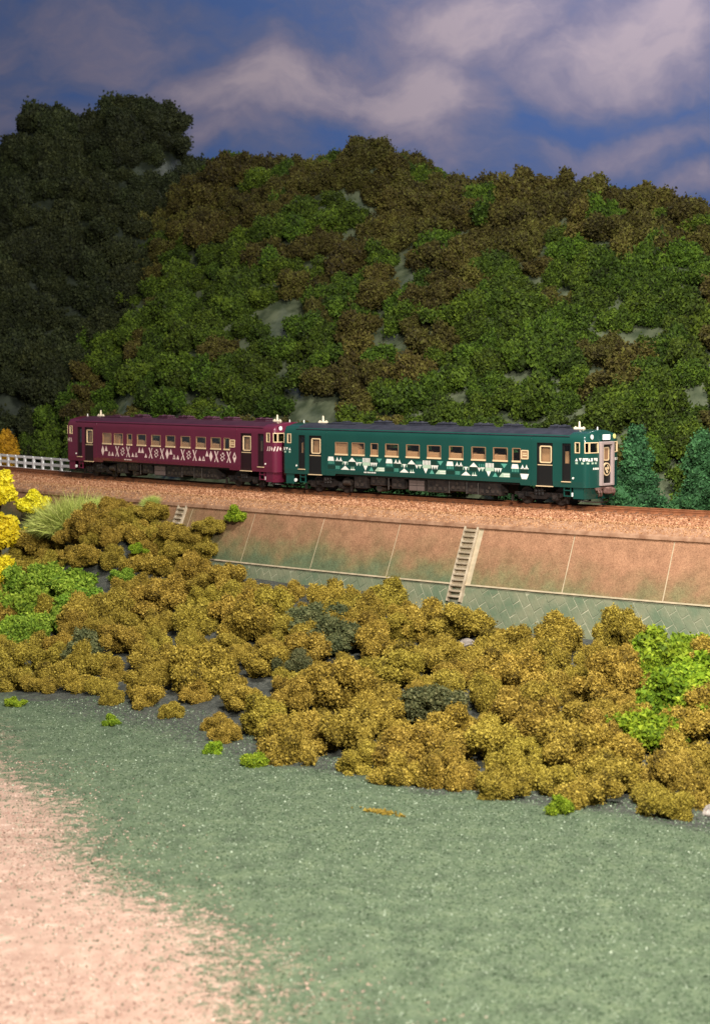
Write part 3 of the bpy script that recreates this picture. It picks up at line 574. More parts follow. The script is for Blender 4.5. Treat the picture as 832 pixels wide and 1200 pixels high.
def make_car(s0, paint, roofm, doorm, trim, printmain, label, livery):
    p = W(s0, 0, RAIL); rz = -float(yaw(s0))
    car = link('railcar', None, loc=p, rz=rz, label=label, cat='railcar', group='two coupled diesel railcars')
    link('body', body_mesh('body', M[paint], M[roofm]), car)
    # roof gear
    for x in (-4.06, -1.55, 0.42, 2.88, 4.79, 7.75):
        v = MB().box(x - 0.52, x + 0.52, -0.36, 0.36, 3.80, 3.90, 0.02); v.box(x - 0.46, x - 0.06, -0.28, 0.28, 3.90, 4.02, 0.04); v.box(x + 0.06, x + 0.46, -0.28, 0.28, 3.90, 4.02, 0.04)
        for d in (-0.26, 0.26): v.tube((x + d, 0, 4.02), (x + d, 0, 4.06), 0.12, 10)
        v.tube((x, -0.2, 3.88), (x, -0.2, 4.08), 0.022, 6)
        v.build('roof_ventilator', M[roofm], car)
    v = MB().box(-7.5, -5.9, -0.42, 0.42, 3.78, 3.90, 0.03); v.tube((-7.7, -0.55, 3.84), (-5.6, -0.55, 3.84), 0.03, 6); v.box(-6.9, -6.6, -0.2, 0.2, 3.90, 3.97, 0.02); v.build('roof_tank', M[roofm], car)
    for x in (-8.52, 8.92):
        v = MB().box(x - 0.32, x + 0.32, -0.05, 0.05, 3.80, 3.90, 0.015); v.tube((x - 0.33, 0, 3.90), (x + 0.33, 0, 3.90), 0.04, 8); v.tube((x, 0, 3.88), (x, 0, 4.20), 0.065, 9, 0.05); v.tube((x, 0, 4.20), (x, 0, 4.24), 0.045, 8, 0.02)
        v.tube((x - 0.24, 0, 3.92), (x - 0.24, 0, 3.98), 0.04, 6); v.tube((x + 0.24, 0, 3.92), (x + 0.24, 0, 3.98), 0.04, 6); v.build('horn_mast', M['cream'], car)
    for x in (-10.0, 10.0): MB().tube((x, 0, 3.72), (x, 0, 3.98), 0.05, 8, 0.03).build('signal_flare', M['white'], car)
    # side windows and doors, both sides
    for side in (-1, 1):
        yo = side * 1.45
        for x0, x1, z0, z1 in WINS:
            f = MB(); a, b = sorted((yo + side * 0.014, yo - side * 0.07)); f.rframe(x0 - 0.015, x1 + 0.015, z0 - 0.015, z1 + 0.015, 0.034, a, b, 0.03, 2)
            wn = f.build('window', M[trim], car)
            MB().box(x0 - 0.02, x1 + 0.02, *sorted((yo + side * 0.002, yo + side * 0.045)), z0 - 0.05, z0 + 0.035).build('sill', M['gold'], wn)
            MB().box(x0, x1, *sorted((yo - side * 0.035, yo - side * 0.045)), z0, z1).build('pane', M['glass'], wn)
        for k, (x0, x1) in enumerate(MD):
            y1 = yo - side * 0.07; yy = sorted((y1, y1 - side * 0.05)); d = MB()
            wx0, wx1, wz0, wz1 = x0 + 0.15, x1 - 0.12, 2.17, 3.0
            d.box(x0, x1, *yy, 0.98, wz0); d.box(x0, x1, *yy, wz1, 3.17); d.box(x0, wx0, *yy, wz0, wz1); d.box(wx1, x1, *yy, wz0, wz1)
            for xa in (x0, x1): d.box(xa - 0.012, xa + 0.012, *sorted((yo - side * 0.002, y1 - side * 0.05)), 0.98, 3.17)
            d.box(x0, x1, *sorted((yo - side * 0.002, y1 - side * 0.05)), 3.15, 3.18)
            do = d.build('door', M[doorm], car)
            MB().rframe(wx0 - 0.02, wx1 + 0.02, wz0 - 0.02, wz1 + 0.02, 0.06, *sorted((y1 + side * 0.025, y1 - side * 0.02)), 0.10, 4).build('window_frame', M['gold'], do)
            MB().box(wx0, wx1, *sorted((y1 - side * 0.02, y1 - side * 0.03)), wz0, wz1).build('pane', M['glass'], do)
            MB().box(x0 + 0.01, x1 - 0.01, *sorted((y1, y1 + side * 0.02)), 2.03, 2.07).build('rub_strip', M['gold'], do)
            MB().box(x0 - 0.03, x1 + 0.03, *sorted((yo - side * 0.06, yo + side * 0.05)), 0.965, 1.005).build('door_sill', M['gold'], do)
        for k, (x0, x1) in enumerate(ND):
            y1 = yo - side * 0.07; yy = sorted((y1, y1 - side * 0.05)); d = MB()
            d.box(x0, x1, *yy, 1.27, 2.17); d.box(x0, x1, *yy, 3.05, 3.17); d.box(x0, x0 + 0.1, *yy, 2.17, 3.05); d.box(x1 - 0.1, x1, *yy, 2.17, 3.05)
            for xa in (x0, x1): d.box(xa - 0.012, xa + 0.012, *sorted((yo - side * 0.002, y1 - side * 0.05)), 1.27, 3.17)
            do = d.build('crew_door', M[doorm], car)
            MB().box(x0 + 0.08, x1 - 0.08, *sorted((y1 - side * 0.02, y1 - side * 0.03)), 2.17, 3.05).build('pane', M['glass'], do)
            MB().box(x0 - 0.03, x1 + 0.03, *sorted((yo - side * 0.06, yo + side * 0.045)), 1.235, 1.275).build('door_sill', M['gold'], do)
            lx = (x0 + x1) / 2 + 0.02; ld = MB()
            for d2 in (-0.2, 0.2): ld.box(lx + d2 - 0.025, lx + d2 + 0.025, *sorted((yo - side * 0.06, yo - side * 0.12)), 0.50, 1.0)
            for zz in (0.52, 0.80): ld.box(lx - 0.2, lx + 0.2, *sorted((yo - side * 0.03, yo - side * 0.16)), zz, zz + 0.05)
            ld.build('ladder', M[paint], car)
            xd = x1 + 0.16 if k else x0 - 0.16
            MB().tube((xd, yo, 1.45), (xd, yo + side * 0.03, 1.45), 0.055, 10).build('marker_stud', M['white'], car)
        MB().rframe(6.36, 6.82, 2.30, 2.77, 0.055, *sorted((yo, yo + side * 0.02)), 0.05, 3).build('plate_frame', M['gold'], car)
        pl = MB().box(6.40, 6.78, *sorted((yo, yo + side * 0.006)), 2.34, 2.73).build('name_plate', M['inside'], car)
        MB().box(6.46, 6.70, *sorted((yo + side * 0.002, yo + side * 0.012)), 2.58, 2.62).box(6.46, 6.72, *sorted((yo + side * 0.002, yo + side * 0.012)), 2.46, 2.53).build('plate_marks', M['gold'], pl)
        for xv in (6.98, -6.98): MB().box(xv - 0.012, xv + 0.012, *sorted((yo, yo + side * 0.014)), 1.05, 3.45).build('seam', M[paint], car)
        MB().box(-9.3, 9.3, *sorted((side * 1.375, side * 1.425)), 3.495, 3.53).build('rain_gutter', M[roofm], car)
    # cab fronts
    for sg in (1, -1):
        for sd in (-1, 1):
            fr = MB()
            # window around the corner: pane follows the curve, gold frame around it
            ua, ub = -0.44, -0.14
            def rim(u0, u1, z0, z1, t):
                m = MB(); n = 10
                def pt(u, z, out):
                    if u < 0: return (sg * (XS + u), sd * (1.45 + out), z)
                    y = float(np.interp(u, ARC_U, ARC_Y)); x = front_x(y, z); du = max(u, 0.02)
                    y2 = float(np.interp(u + 0.02, ARC_U, ARC_Y)); x2 = front_x(y2, z); tx, ty = x2 - x, y2 - y; ll = math.hypot(tx, ty) or 1
                    return (sg * (x - ty / ll * -out), -sd * (y - tx / ll * out), z)
                for (a0, a1, c0, c1) in ((u0, u1, z0, z0 + t), (u0, u1, z1 - t, z1), (u0, u0 + t, z0 + t, z1 - t), (u1 - t, u1, z0 + t, z1 - t)):
                    us = np.linspace(a0, a1, n + 1); vs = []
                    for u in us: vs += [pt(u, c0, 0.018), pt(u, c1, 0.018), pt(u, c1, -0.05), pt(u, c0, -0.05)]
                    fs = [(0, 1, 2, 3), tuple(4 * n + q for q in (3, 2, 1, 0))] + [(4 * i + q, 4 * i + 4 + q, 4 * i + 4 + (q + 1) % 4, 4 * i + (q + 1) % 4) for i in range(n) for q in range(4)]
                    m.add(vs, fs)
                g = MB(); us = np.linspace(u0, u1, n + 1); vs = []
                for u in us: vs += [pt(u, z0, -0.02), pt(u, z1, -0.02)]
                g.add(vs, [(2 * i, 2 * i + 2, 2 * i + 3, 2 * i + 1) for i in range(n)])
                wn = m.build('cab_window', M['gold'], car); g.build('pane', M['glass'], wn); return wn
            rim(ua, ub, 2.70, 3.24, 0.04)
            uc, ud = float(np.interp(-0.985 * 1.45, ARC_Y, ARC_U)), float(np.interp(-0.42 * 1.45, ARC_Y, ARC_U))
            wn = rim(uc, ud, 2.70, 3.24, 0.04)
            ym = 0.84 * 1.45 * sd; MB().box(*sorted((sg * (front_x(ym, 2.9) - 0.06), sg * (front_x(ym, 2.9) + 0.015))), ym - 0.03, ym + 0.03, 2.72, 3.22).build('mullion', M['gold'], wn)
            # headlamps above the windows
            yl = sd * 1.0; xl = front_x(yl, 3.50)
            lp = MB().tube((sg * (xl - 0.2), yl, 3.50), (sg * (xl + 0.05), yl, 3.50), 0.16, 18).build('headlamp', M[paint], car)
            MB().tube((sg * (xl + 0.04), yl, 3.50), (sg * (xl + 0.07), yl, 3.50), 0.125, 18).build('lens', M['lamp' if sd < 0 else 'lamp_y'], lp)
        xf = front_x(0, 3.45); bx = MB().box(*sorted((sg * (xf - 0.25), sg * (xf + (0.16 if sg > 0 else 0.02)))), -0.36, 0.36, 3.32, 3.64, 0.02).build('destination_box', M[paint], car)
        xq = xf + (0.16 if sg > 0 else 0.02); MB().box(*sorted((sg * xq, sg * (xq + 0.012))), -0.32, 0.32, 3.35, 3.61).build('destination_screen', M['screen' if sg > 0 and paint == 'green' else 'white'], bx)
        # gangway: frame, door with window and round head mark
        xg = front_x(0, 2.0); pr = 0.15 if sg > 0 else 0.04; g = MB()
        x0, x1 = sorted((sg * (xg - 0.1), sg * (xg + pr)))
        for y0, y1, z0, z1 in ((-0.55, -0.40, 1.06, 3.26), (0.40, 0.55, 1.06, 3.26), (-0.399, 0.399, 3.11, 3.26), (-0.399, 0.399, 1.06, 1.18)): g.box(x0, x1, y0, y1, z0, z1, 0.02)
        gw = g.build('gangway', M['mauve'], car)
        xd = sg * (xg - 0.02); x0, x1 = sorted((xd, xd + sg * 0.03)); MB().box(x0, x1, -0.399, 0.399, 1.18, 3.11).build('gangway_door', M[doorm], gw)
        xw = xd + sg * 0.03
        f = MB(); f.rframe(-0.25, 0.25, 2.30, 2.98, 0.06, 0.0, 0.03, 0.1, 3); f.v = [(xw + sg * y, x, z) for x, y, z in f.v]; f.build('window_frame', M['gold'], gw)
        MB().box(*sorted((xw + sg * 0.004, xw + sg * 0.01)), -0.20, 0.20, 2.35, 2.93).build('pane', M['inside'], gw)
        hm = MB().tube((xw, 0, 1.88), (xw + sg * 0.06, 0, 1.88), 0.33, 28).build('head_mark', M['gold'], gw)
        MB().tube((xw + sg * 0.06, 0, 1.88), (xw + sg * 0.072, 0, 1.88), 0.26, 28).build('head_mark_field', M['door'], hm)
        e = MB(); xe = xw + sg * 0.075
        for a, b, r in ((-0.10, 0.02, 0.09), (0.09, 0.05, 0.08), (0.0, -0.12, 0.085), (0.05, 0.16, 0.04)): e.tube((xe - sg * 0.01, a, 1.88 + b), (xe + sg * 0.008, a, 1.88 + b), r, 10)
        e.build('emblem', M['gold'], hm)
        # skirt under the cab
        sk = MB(); n = 18; vs = []
        ys = np.linspace(-1.36, 1.36, n + 1)
        for y in ys:
            xx = front_x(y * 1.03, 2.0) - 0.10
            vs += [(sg * xx, y, 1.0), (sg * (xx - 0.16), y * 0.96, 0.40), (sg * (xx - 0.20), y * 0.96, 0.40), (sg * (xx - 0.05), y, 1.0)]
        fs = []
        for i in range(n):
            if abs((ys[i] + ys[i + 1]) / 2) < 0.42:   # opening for the coupler: only the lower strip
                continue
            fs += [(4 * i + q, 4 * i + 4 + q, 4 * i + 4 + (q + 1) % 4, 4 * i + (q + 1) % 4) for q in range(4)]
        sk.add(vs, fs)
        for q in (-1, 1): sk.box(*sorted((sg * 9.5, sg * 10.1)), *sorted((q * 1.33, q * 1.37)), 0.42, 0.985)
        sk.box(*sorted((sg * (xg - 0.26), sg * (xg - 0.20))), -0.45, 0.45, 0.40, 0.62)
        sk.build('skirt', M[paint], car)
        # coupler and hoses
        cp = MB(); cp.box(*sorted((sg * 9.9, sg * (xg + 0.05))), -0.11, 0.11, 0.72, 0.92, 0.02); cp.box(*sorted((sg * (xg + 0.0), sg * (xg + 0.34))), -0.20, 0.20, 0.66, 1.0, 0.05); cp.box(*sorted((sg * (xg + 0.34), sg * (xg + 0.46))), 0.02, 0.20, 0.70, 0.95, 0.03)
        cp.box(*sorted((sg * (xg - 0.15), sg * (xg + 0.02))), -0.42, 0.42, 0.90, 1.02, 0.02)
        if sg < 0: cp.v = [(x * 0.985, y, z) for x, y, z in cp.v]
        co = cp.build('coupler', M['rust'], car)
        for hy in (-0.75, -0.55, 0.55):
            h = MB(); q = [(sg * (xg - 0.16), hy, 0.96), (sg * (xg + 0.04), hy, 0.90), (sg * (xg + 0.10), hy + 0.03, 0.74), (sg * (xg + 0.06), hy + 0.12, 0.60), (sg * (xg - 0.05), hy + 0.2, 0.55)]
            h.path(q, 0.045); h.box(*sorted((sg * (xg - 0.05), sg * (xg + 0.08))), hy - 0.07, hy + 0.07, 0.84, 0.98, 0.02); h.build('brake_hose', M['rust'], co)
        gd = MB(); pts = [(sg * (XS - 0.4 + 0.62 * math.sin(t)), -1.2 * math.cos(t), 0.27 + 0.05 * math.cos(2 * t)) for t in np.linspace(0, math.pi, 15)]; gd.path(pts, 0.035)
        for q in (3, 11): gd.tube(pts[q], (pts[q][0], pts[q][1], 0.45), 0.03)
        gd.build('guard_iron', M['steel'], car)
        MB().tube((sg * 9.42, -1.28, 0.62), (sg * 9.42, -1.34, 0.62), 0.10, 12).build('marker_lamp', M['lamp'], car)
    # interior
    it = MB().box(-9.5, 9.5, -1.36, 1.36, 1.30, 1.36); it.box(-7.2, -7.15, -1.36, 1.36, 1.36, 3.2); it.box(7.15, 7.2, -1.36, 1.36, 1.36, 3.2); it.box(-9.5, 9.5, -1.3, 1.3, 3.28, 3.32); it.build('interior_floor', M['inside'], car)
    st = MB()
    for side in (-1, 1):
        for c in (-2.21, -0.75, 0.70, 2.18, 3.65, 5.05):
            st.box(c - 0.70, c - 0.04 - 0.25, *sorted((side * 0.40, side * 1.33)), 1.36, 1.95, 0.03); st.box(c - 0.80, c - 0.66, *sorted((side * 0.40, side * 1.36)), 1.36, 2.50, 0.03)
            st.box(c + 0.29, c + 0.66, *sorted((side * 0.40, side * 1.33)), 1.36, 1.95, 0.03); st.box(c - 0.44, c + 0.22, *sorted((side * 1.0, side * 1.365)), 1.36, 2.47, 0.04)
        st.box(-6.30, -5.30, *sorted((side * 1.30, side * 1.36)), 1.36, 2.95); st.box(-5.15, -4.7, *sorted((side * 0.9, side * 1.36)), 1.36, 2.85, 0.03); st.box(-4.7, -4.1, *sorted((side * 0.8, side * 1.3)), 1.36, 2.5, 0.03)
        st.box(-3.75, -3.15, *sorted((side * 0.9, side * 1.36)), 1.36, 2.5, 0.03)
    for x in (-9.2, 9.2):
        st.box(*sorted((x, x - math.copysign(0.5, x))), -1.05, -0.45, 1.36, 2.75, 0.04); st.box(*sorted((x, x - math.copysign(0.3, x))), 0.2, 1.0, 1.36, 2.5, 0.04)
    for c0, c1 in MD: st.box(c0 + 0.12, c1 - 0.35, -1.2, -1.1, 1.36, 3.0)
    st.build('seats', M['seat'], car)
    # underframe
    MB().box(-9.9, 9.9, -1.25, 1.25, 0.98, 1.07).build('underframe', M['black'], car)
    for x0, x1, z0, mm in ((-5.1, -4.2, 0.34, 'black'), (-3.9, -2.9, 0.55, 'black'), (-2.4, -1.55, 0.42, 'black'), (-1.21, -0.10, 0.36, 'panelgrey'), (0.05, 1.45, 0.34, 'black'), (1.6, 2.6, 0.46, 'black'), (2.75, 3.35, 0.36, 'black'), (3.5, 4.9, 0.34, 'black')):
        b = MB().box(x0, x1, -1.22, -0.55, z0, 1.0, 0.03); b.box(x0 + 0.05, x1 - 0.05, 0.4, 1.22, z0 + 0.03, 1.0, 0.03)
        q = b.build('equipment_box', M['black'] if mm == 'black' else M['black'], car)
        if mm != 'black':
            for gx in (0, 1):
                for gz in (0, 1):
                    MB().box(x0 + 0.04 + gx * 0.53, x0 + 0.53 + gx * 0.53, -1.245, -1.215, z0 + 0.03 + gz * 0.28, z0 + 0.28 + gz * 0.28).build('grille', M['panelgrey'], q)
        else:
            t = MB()
            for u in np.arange(x0 + 0.12, x1 - 0.1, 0.34): t.box(u, u + 0.2, -1.245, -1.21, z0 + 0.12, z0 + 0.30); 
            t.tube(((x0 + x1) / 2, -1.23, z0 + 0.40), ((x0 + x1) / 2, -1.27, z0 + 0.40), 0.08, 10); t.build('cover', M['steel'], q)
    pp = MB()
    for x in (-2.65, 1.52, 2.68, 3.42): pp.tube((x, -1.2, 0.36), (x, -1.2, 1.0), 0.04, 6)
    pp.tube((-5.3, -0.9, 0.55), (5.1, -0.9, 0.55), 0.05, 6); pp.tube((-3.4, -1.1, 0.40), (-3.4, -0.2, 0.40), 0.2, 14); pp.tube((-5.9, -1.1, 0.62), (-5.4, -1.1, 0.62), 0.17, 12)
    pp.build('underframe_pipes', M['steel'], car)
    for cx in (-7.2, 7.2): bogie(car, cx)
    livery(car)
    return car
YP = -1.4545
def decal(polys, name, m, car, y=YP):
    for p in polys: MB().add([(x, y, z) for x, z in p], [tuple(range(len(p)))]).build(name, m, car)
def livery_green(car):
    A, B, C, D, K = [], [], [], [], []
    def R(x0, x1, z0, z1): return [(x0, z0), (x1, z0), (x1, z1), (x0, z1)]
    def T(x0, x1, z0, z1): return [(x0, z0), (x1, z0), ((x0 + x1) / 2, z1)]
    def Vd(x0, x1, z0, z1): return [((x0 + x1) / 2, z0), (x1, z1), (x0, z1)]
    r1, r2, r3 = (1.80, 2.03), (1.57, 1.79), (1.34, 1.56)
    for k, x in enumerate((-6.86, -2.64, 1.53, 5.74)):
        P = 4.19; f = lambda u: x + u * P
        A.append([(f(0.0), r1[0]), (f(0.115), r1[0]), (f(0.10), r1[1]), (f(0.015), r1[1])])
        for q in range(5): B.append(R(f(0.012 + q * 0.022), f(0.022 + q * 0.022), r2[0] + 0.06, r2[1]))
        K.append(R(f(0.0), f(0.13), r3[0] + 0.02, r3[1]))
        for u in (0.145, 0.205): A.append(T(f(u), f(u + 0.05), r1[0], r1[1])); 
        A.append(R(f(0.14), f(0.26), r1[0], r1[0] + 0.05)); K.append(R(f(0.14), f(0.25), r2[0], r2[1] - 0.02))
        if k == 3:
            A.append([(f(0.16), r3[0] - 0.05), (f(0.235), r3[0] - 0.05), (f(0.265), r3[1]), (f(0.135), r3[1])]); continue
        for q in range(4): B.append(R(f(0.145 + q * 0.019), f(0.155 + q * 0.019), r3[0] + 0.02, r3[1] - 0.02))
        A.append(T(f(0.235), f(0.385), r3[0], r3[1])); A.append(Vd(f(0.285), f(0.335), r2[0], r2[1]))
        for u in (0.262, 0.345): C.append(R(f(u), f(u + 0.012), r2[0] + 0.06, r2[1]))
        C.append(R(f(0.26), f(0.36), r2[1] - 0.045, r2[1]))
        A.append(T(f(0.365), f(0.495), r1[0], r1[1])); K.append(R(f(0.37), f(0.48), r2[0], r2[1]))
        C.append(T(f(0.405), f(0.435), r3[0], r3[1] - 0.02)); C.append(T(f(0.44), f(0.47), r3[0], r3[1])); A.append(R(f(0.40), f(0.48), r3[0], r3[0] + 0.05))
        for q in range(4): B.append(R(f(0.51 + q * 0.03), f(0.518 + q * 0.03), r1[0], r1[1] - 0.06))
        A.append(Vd(f(0.49), f(0.545), r2[0], r2[1])); C.append(Vd(f(0.535), f(0.60), r2[0], r2[1])); A.append(R(f(0.49), f(0.60), r2[1] - 0.05, r2[1]))
        for q in range(6): A.append(R(f(0.615 + q * 0.022), f(0.629 + q * 0.022), r1[0], r1[1]))
        C.append(R(f(0.612), f(0.745), r2[0] + 0.05, r1[0] - 0.004)); A.append(Vd(f(0.625), f(0.70), r3[0], r2[0] + 0.045))
        K.append(R(f(0.755), f(0.835), r1[0], r1[1])); B.append(Vd(f(0.85), f(0.945), r1[0], r1[1]))
        for q in range(3): A.append(Vd(f(0.752 + q * 0.037), f(0.786 + q * 0.037), r2[0], r2[1] - 0.04))
        A.append(R(f(0.75), f(0.865), r2[1] - 0.035, r2[1])); B.append(T(f(0.725), f(0.80), r3[0], r3[1])); K.append(Vd(f(0.78), f(0.86), r3[0], r3[1]))
        C.append([(f(0.82), r3[0]), (f(0.985), r3[0]), (f(0.985), r3[1]), (f(0.87), r3[1])])
        for q in range(2): A.append(R(f(0.89), f(0.985), r3[0] + 0.04 + q * 0.09, r3[0] + 0.075 + q * 0.09))
    decal(K, 'side_pattern', M['dkgreen'], car, YP + 0.0015); decal(B, 'side_pattern', M['teal'], car); decal(C, 'side_pattern', M['pale'], car, YP - 0.0005); decal(A, 'side_pattern', M['white'], car, YP - 0.002)
    nm = [R(-4.19 + a, -4.19 + b, 1.215, 1.285) for a, b in ((0, 0.09), (0.12, 0.2), (0.26, 0.34), (0.37, 0.45), (0.49, 0.52), (0.55, 0.63), (0.66, 0.74), (0.77, 0.84))]
    decal(nm, 'car_number', M['white'], car)
    # band round the cab ends
    for sg in (1, -1):
        a = MB(); c = MB()
        us = [(-0.42, 'T'), (-0.20, 'V'), (0.02, 'R'), (0.14, 'V'), (0.27, 'T'), (0.46, 'R'), (0.64, 'V'), (0.80, 'R')]
        for u, kd in us:
            w_ = 0.17 if kd != 'R' else 0.12; z0, z1 = 2.30, 2.46
            pts = {'T': [(u, z0), (u + w_, z0), (u + w_ / 2, z1)], 'V': [(u + w_ / 2, z0), (u + w_, z1), (u, z1)], 'R': [(u, z0), (u + w_, z0), (u + w_, z1), (u, z1)]}[kd]
            poly_patch(a, pts, 0.012, sg)
        for u in (-0.40, -0.05, 0.22, 0.5, 0.72): poly_patch(c, [(u, 2.16), (u + 0.14, 2.16), (u + 0.14, 2.25), (u, 2.25)], 0.012, sg)
        for m_, s_ in ((a, 'white'), (c, 'pale')):
            n = len(m_.v)
            m_.build('cab_band', M[s_], car)
        for y in (0.62, 0.85, 1.08): patch(MB(), y, y + 0.15, 2.30, 2.44, 0.012, sg, 3, 1).build('cab_mark', M['white'], car)
        for u in (-1.02, -0.90, -0.80, -0.70): patch(MB(), u, u + 0.08, 1.88, 1.98, 0.012, sg, 2, 1).build('cab_mark', M['white'], car)
def livery_purple(car):
    A = []
    zt, zb = 2.05, 1.40; zm = (zt + zb) / 2
    def dia(x, w_=0.17): A.append([(x, zb), (x + w_, zm), (x, zt), (x - w_, zm)])
    def up(x, w_=0.15): A.append([(x - w_, zm - 0.02), (x + w_, zm - 0.02), (x, zt)])
    def lo(x, w_=0.13): A.append([(x - w_, zb + 0.03), (x + w_, zb + 0.03), (x, zb + 0.30)])
    def lo_open(x, w_=0.15):
        o = [(x - w_, zb + 0.03), (x + w_, zb + 0.03), (x, zb + 0.33)]; c = (x, zb + 0.12); i = [(c[0] + (a - c[0]) * 0.45, c[1] + (b - c[1]) * 0.45) for a, b in o]
        for k in range(3): A.append([o[k], o[(k + 1) % 3], i[(k + 1) % 3], i[k]])
    def ex(x):
        A.append([(x - 0.21, zt), (x - 0.10, zt), (x + 0.21, zb), (x + 0.10, zb)])
        A.append([(x + 0.12, zt), (x + 0.20, zt), (x + 0.07, zm + 0.08), (x + 0.01, zm + 0.02)][::-1]); A.append([(x - 0.20, zb), (x - 0.12, zb), (x - 0.01, zm - 0.03), (x - 0.07, zm - 0.08)])
    def star(x):
        s_ = 0.055
        for a, b in ((0, 0.20), (0, -0.20), (0.15, 0.10), (-0.15, 0.10), (0.15, -0.10), (-0.15, -0.10), (0.07, 0.0), (-0.07, 0.0), (0.07, 0.2), (-0.07, -0.2)):
            A.append([(x + a - s_, zm + b), (x + a, zm + b - s_ * 1.2), (x + a + s_, zm + b), (x + a, zm + b + s_ * 1.2)])
    seq = []
    x = -6.50
    for tok in 'D U o l X S X l o U U l X S X D U o l X S X l o U D X S X d'.split(): seq.append(tok)
    wid = {'D': 0.34, 'U': 0.26, 'o': 0.28, 'l': 0.30, 'X': 0.50, 'S': 0.44, 'd': 0.36}
    tot = sum(wid[t] for t in seq); k = (7.0 + 6.5) / tot
    for tok in seq:
        w_ = wid[tok] * k; c = x + w_ / 2; x += w_
        if tok == 'D': dia(c)
        elif tok == 'U': up(c)
        elif tok == 'l': lo(c)
        elif tok == 'o': lo_open(c)
        elif tok == 'X': ex(c)
        elif tok == 'S': star(c)
        else:
            A.append([(c, zb), (c + 0.17, zm), (c - 0.17, zm)])
            for a, b in ((-1, 1), (1, -1)): A.append([(c + a * 0.17, zm + 0.004), (c + a * 0.17 * 0.55, zm + 0.004), (c, zt - 0.13), (c, zt)][::a])
    decal(A, 'side_pattern', M['pink'], car)
    R = lambda x0, x1, z0, z1: [(x0, z0), (x1, z0), (x1, z1), (x0, z1)]
    decal([R(-4.0 + a, -4.0 + b, 1.20, 1.27) for a, b in ((0, 0.09), (0.12, 0.2), (0.26, 0.34), (0.37, 0.45), (0.49, 0.52), (0.55, 0.63), (0.66, 0.74))], 'car_number', M['pink'], car)
    for sg in (1, -1):
        a = MB()
        for i, u in enumerate((-0.40, -0.22, -0.04, 0.12, 0.30, 0.48, 0.66, 0.82)):
            z0, z1 = 2.20, 2.46
            if i % 3 == 2: pts = [(u, 2.33), (u + 0.07, z0), (u + 0.14, 2.33), (u + 0.07, z1)]
            else: pts = [(u, z0), (u + 0.07, z0), (u + 0.15, z1), (u + 0.08, z1)]
            poly_patch(a, pts, 0.012, sg)
        a.build('cab_band', M['pink'], car)
make_car(0.0, 'green', 'roof_g', 'door', 'inside', 'white', 'dark green railcar with white and teal geometric pattern, in front', livery_green)
make_car(-21.16, 'purple', 'roof_p', 'door_p', 'inside', 'pink', 'maroon railcar with pink diamond and cross pattern, coupled behind', livery_purple)

# ------------------------------------------------------------------ white trackside fence
FS0, FS1 = -66.0, -38.6
fn = link('fence', None, loc=W(-50, -3, RAIL - 1.0), label='low white lattice fence beside the track behind the maroon railcar', cat='fence')
FO = Vector(fn.location)
def fl(s, e, z): return Vector(W(s, e, RAIL + z)) - FO
def fbar(s0, s1, z0, z1, name, d=0.10):
    vs = [fl(s, e, z) for s in (s0, s1) for e, z in ((-3 - d / 2, z0), (-3 + d / 2, z0), (-3 + d / 2, z1), (-3 - d / 2, z1))]
    MB().add(vs, [(0, 1, 2, 3), (7, 6, 5, 4), (0, 4, 5, 1), (1, 5, 6, 2), (2, 6, 7, 3), (3, 7, 4, 0)]).build(name, M['fence'], fn)
s = FS0; i = 0
while s < FS1 - 0.1:
    fbar(s - 0.11, s + 0.11, -1.0, 0.56, 'post', 0.13)
    for z0, z1 in ((-0.42, -0.24), (0.02, 0.20), (0.46, 0.62)): fbar(s + 0.111, min(s + 1.26, FS1) - 0.0, z0, z1, 'rail', 0.10)
    s += 1.37

# ------------------------------------------------------------------ foam foliage
def icos(sub):
    t = (1 + 5 ** 0.5) / 2
    V = np.array([(-1, t, 0), (1, t, 0), (-1, -t, 0), (1, -t, 0), (0, -1, t), (0, 1, t), (0, -1, -t), (0, 1, -t), (t, 0, -1), (t, 0, 1), (-t, 0, -1), (-t, 0, 1)], float)
    F = [(0, 11, 5), (0, 5, 1), (0, 1, 7), (0, 7, 10), (0, 10, 11), (1, 5, 9), (5, 11, 4), (11, 10, 2), (10, 7, 6), (7, 1, 8), (3, 9, 4), (3, 4, 2), (3, 2, 6), (3, 6, 8), (3, 8, 9), (4, 9, 5), (2, 4, 11), (6, 2, 10), (8, 6, 7), (9, 8, 1)]
    V = [tuple(v / np.linalg.norm(v)) for v in V]
    for _ in range(sub):
        cache = {}; F2 = []
        def mid(a, b):
            k = (min(a, b), max(a, b))
            if k not in cache:
                v = np.array(V[a]) + np.array(V[b]); V.append(tuple(v / np.linalg.norm(v))); cache[k] = len(V) - 1
            return cache[k]
        for a, b, c in F: d, e, f = mid(a, b), mid(b, c), mid(c, a); F2 += [(a, d, f), (b, e, d), (c, f, e), (d, e, f)]
        F = F2
    return np.array(V), np.array(F)
ICV, ICF = icos(2); ICV1, ICF1 = icos(1)
TET = np.array([(1, 1, 1), (1, -1, -1), (-1, 1, -1), (-1, -1, 1)], float) / 3 ** 0.5; TETF = np.array([(0, 1, 2), (0, 3, 1), (0, 2, 3), (1, 3, 2)])
def grains(P, size, r, tint, sq=1.0):
    n = len(P); Q = np.linalg.qr(r.normal(size=(n, 3, 3)))[0]
    sc = size * np.clip(np.exp(r.normal(-0.05, 0.36, (n, 1, 1))), 0.4, 1.55); base = TET[None] * sc * np.array([1, 1, sq])[None, None] * r.uniform(0.6, 1.3, (n, 1, 3))
    V = np.einsum('nij,nkj->nki', Q, base) + P[:, None]
    F = TETF[None] + (np.arange(n) * 4)[:, None, None]
    return V.reshape(-1, 3), F.reshape(-1, 3), np.repeat(tint, 4)
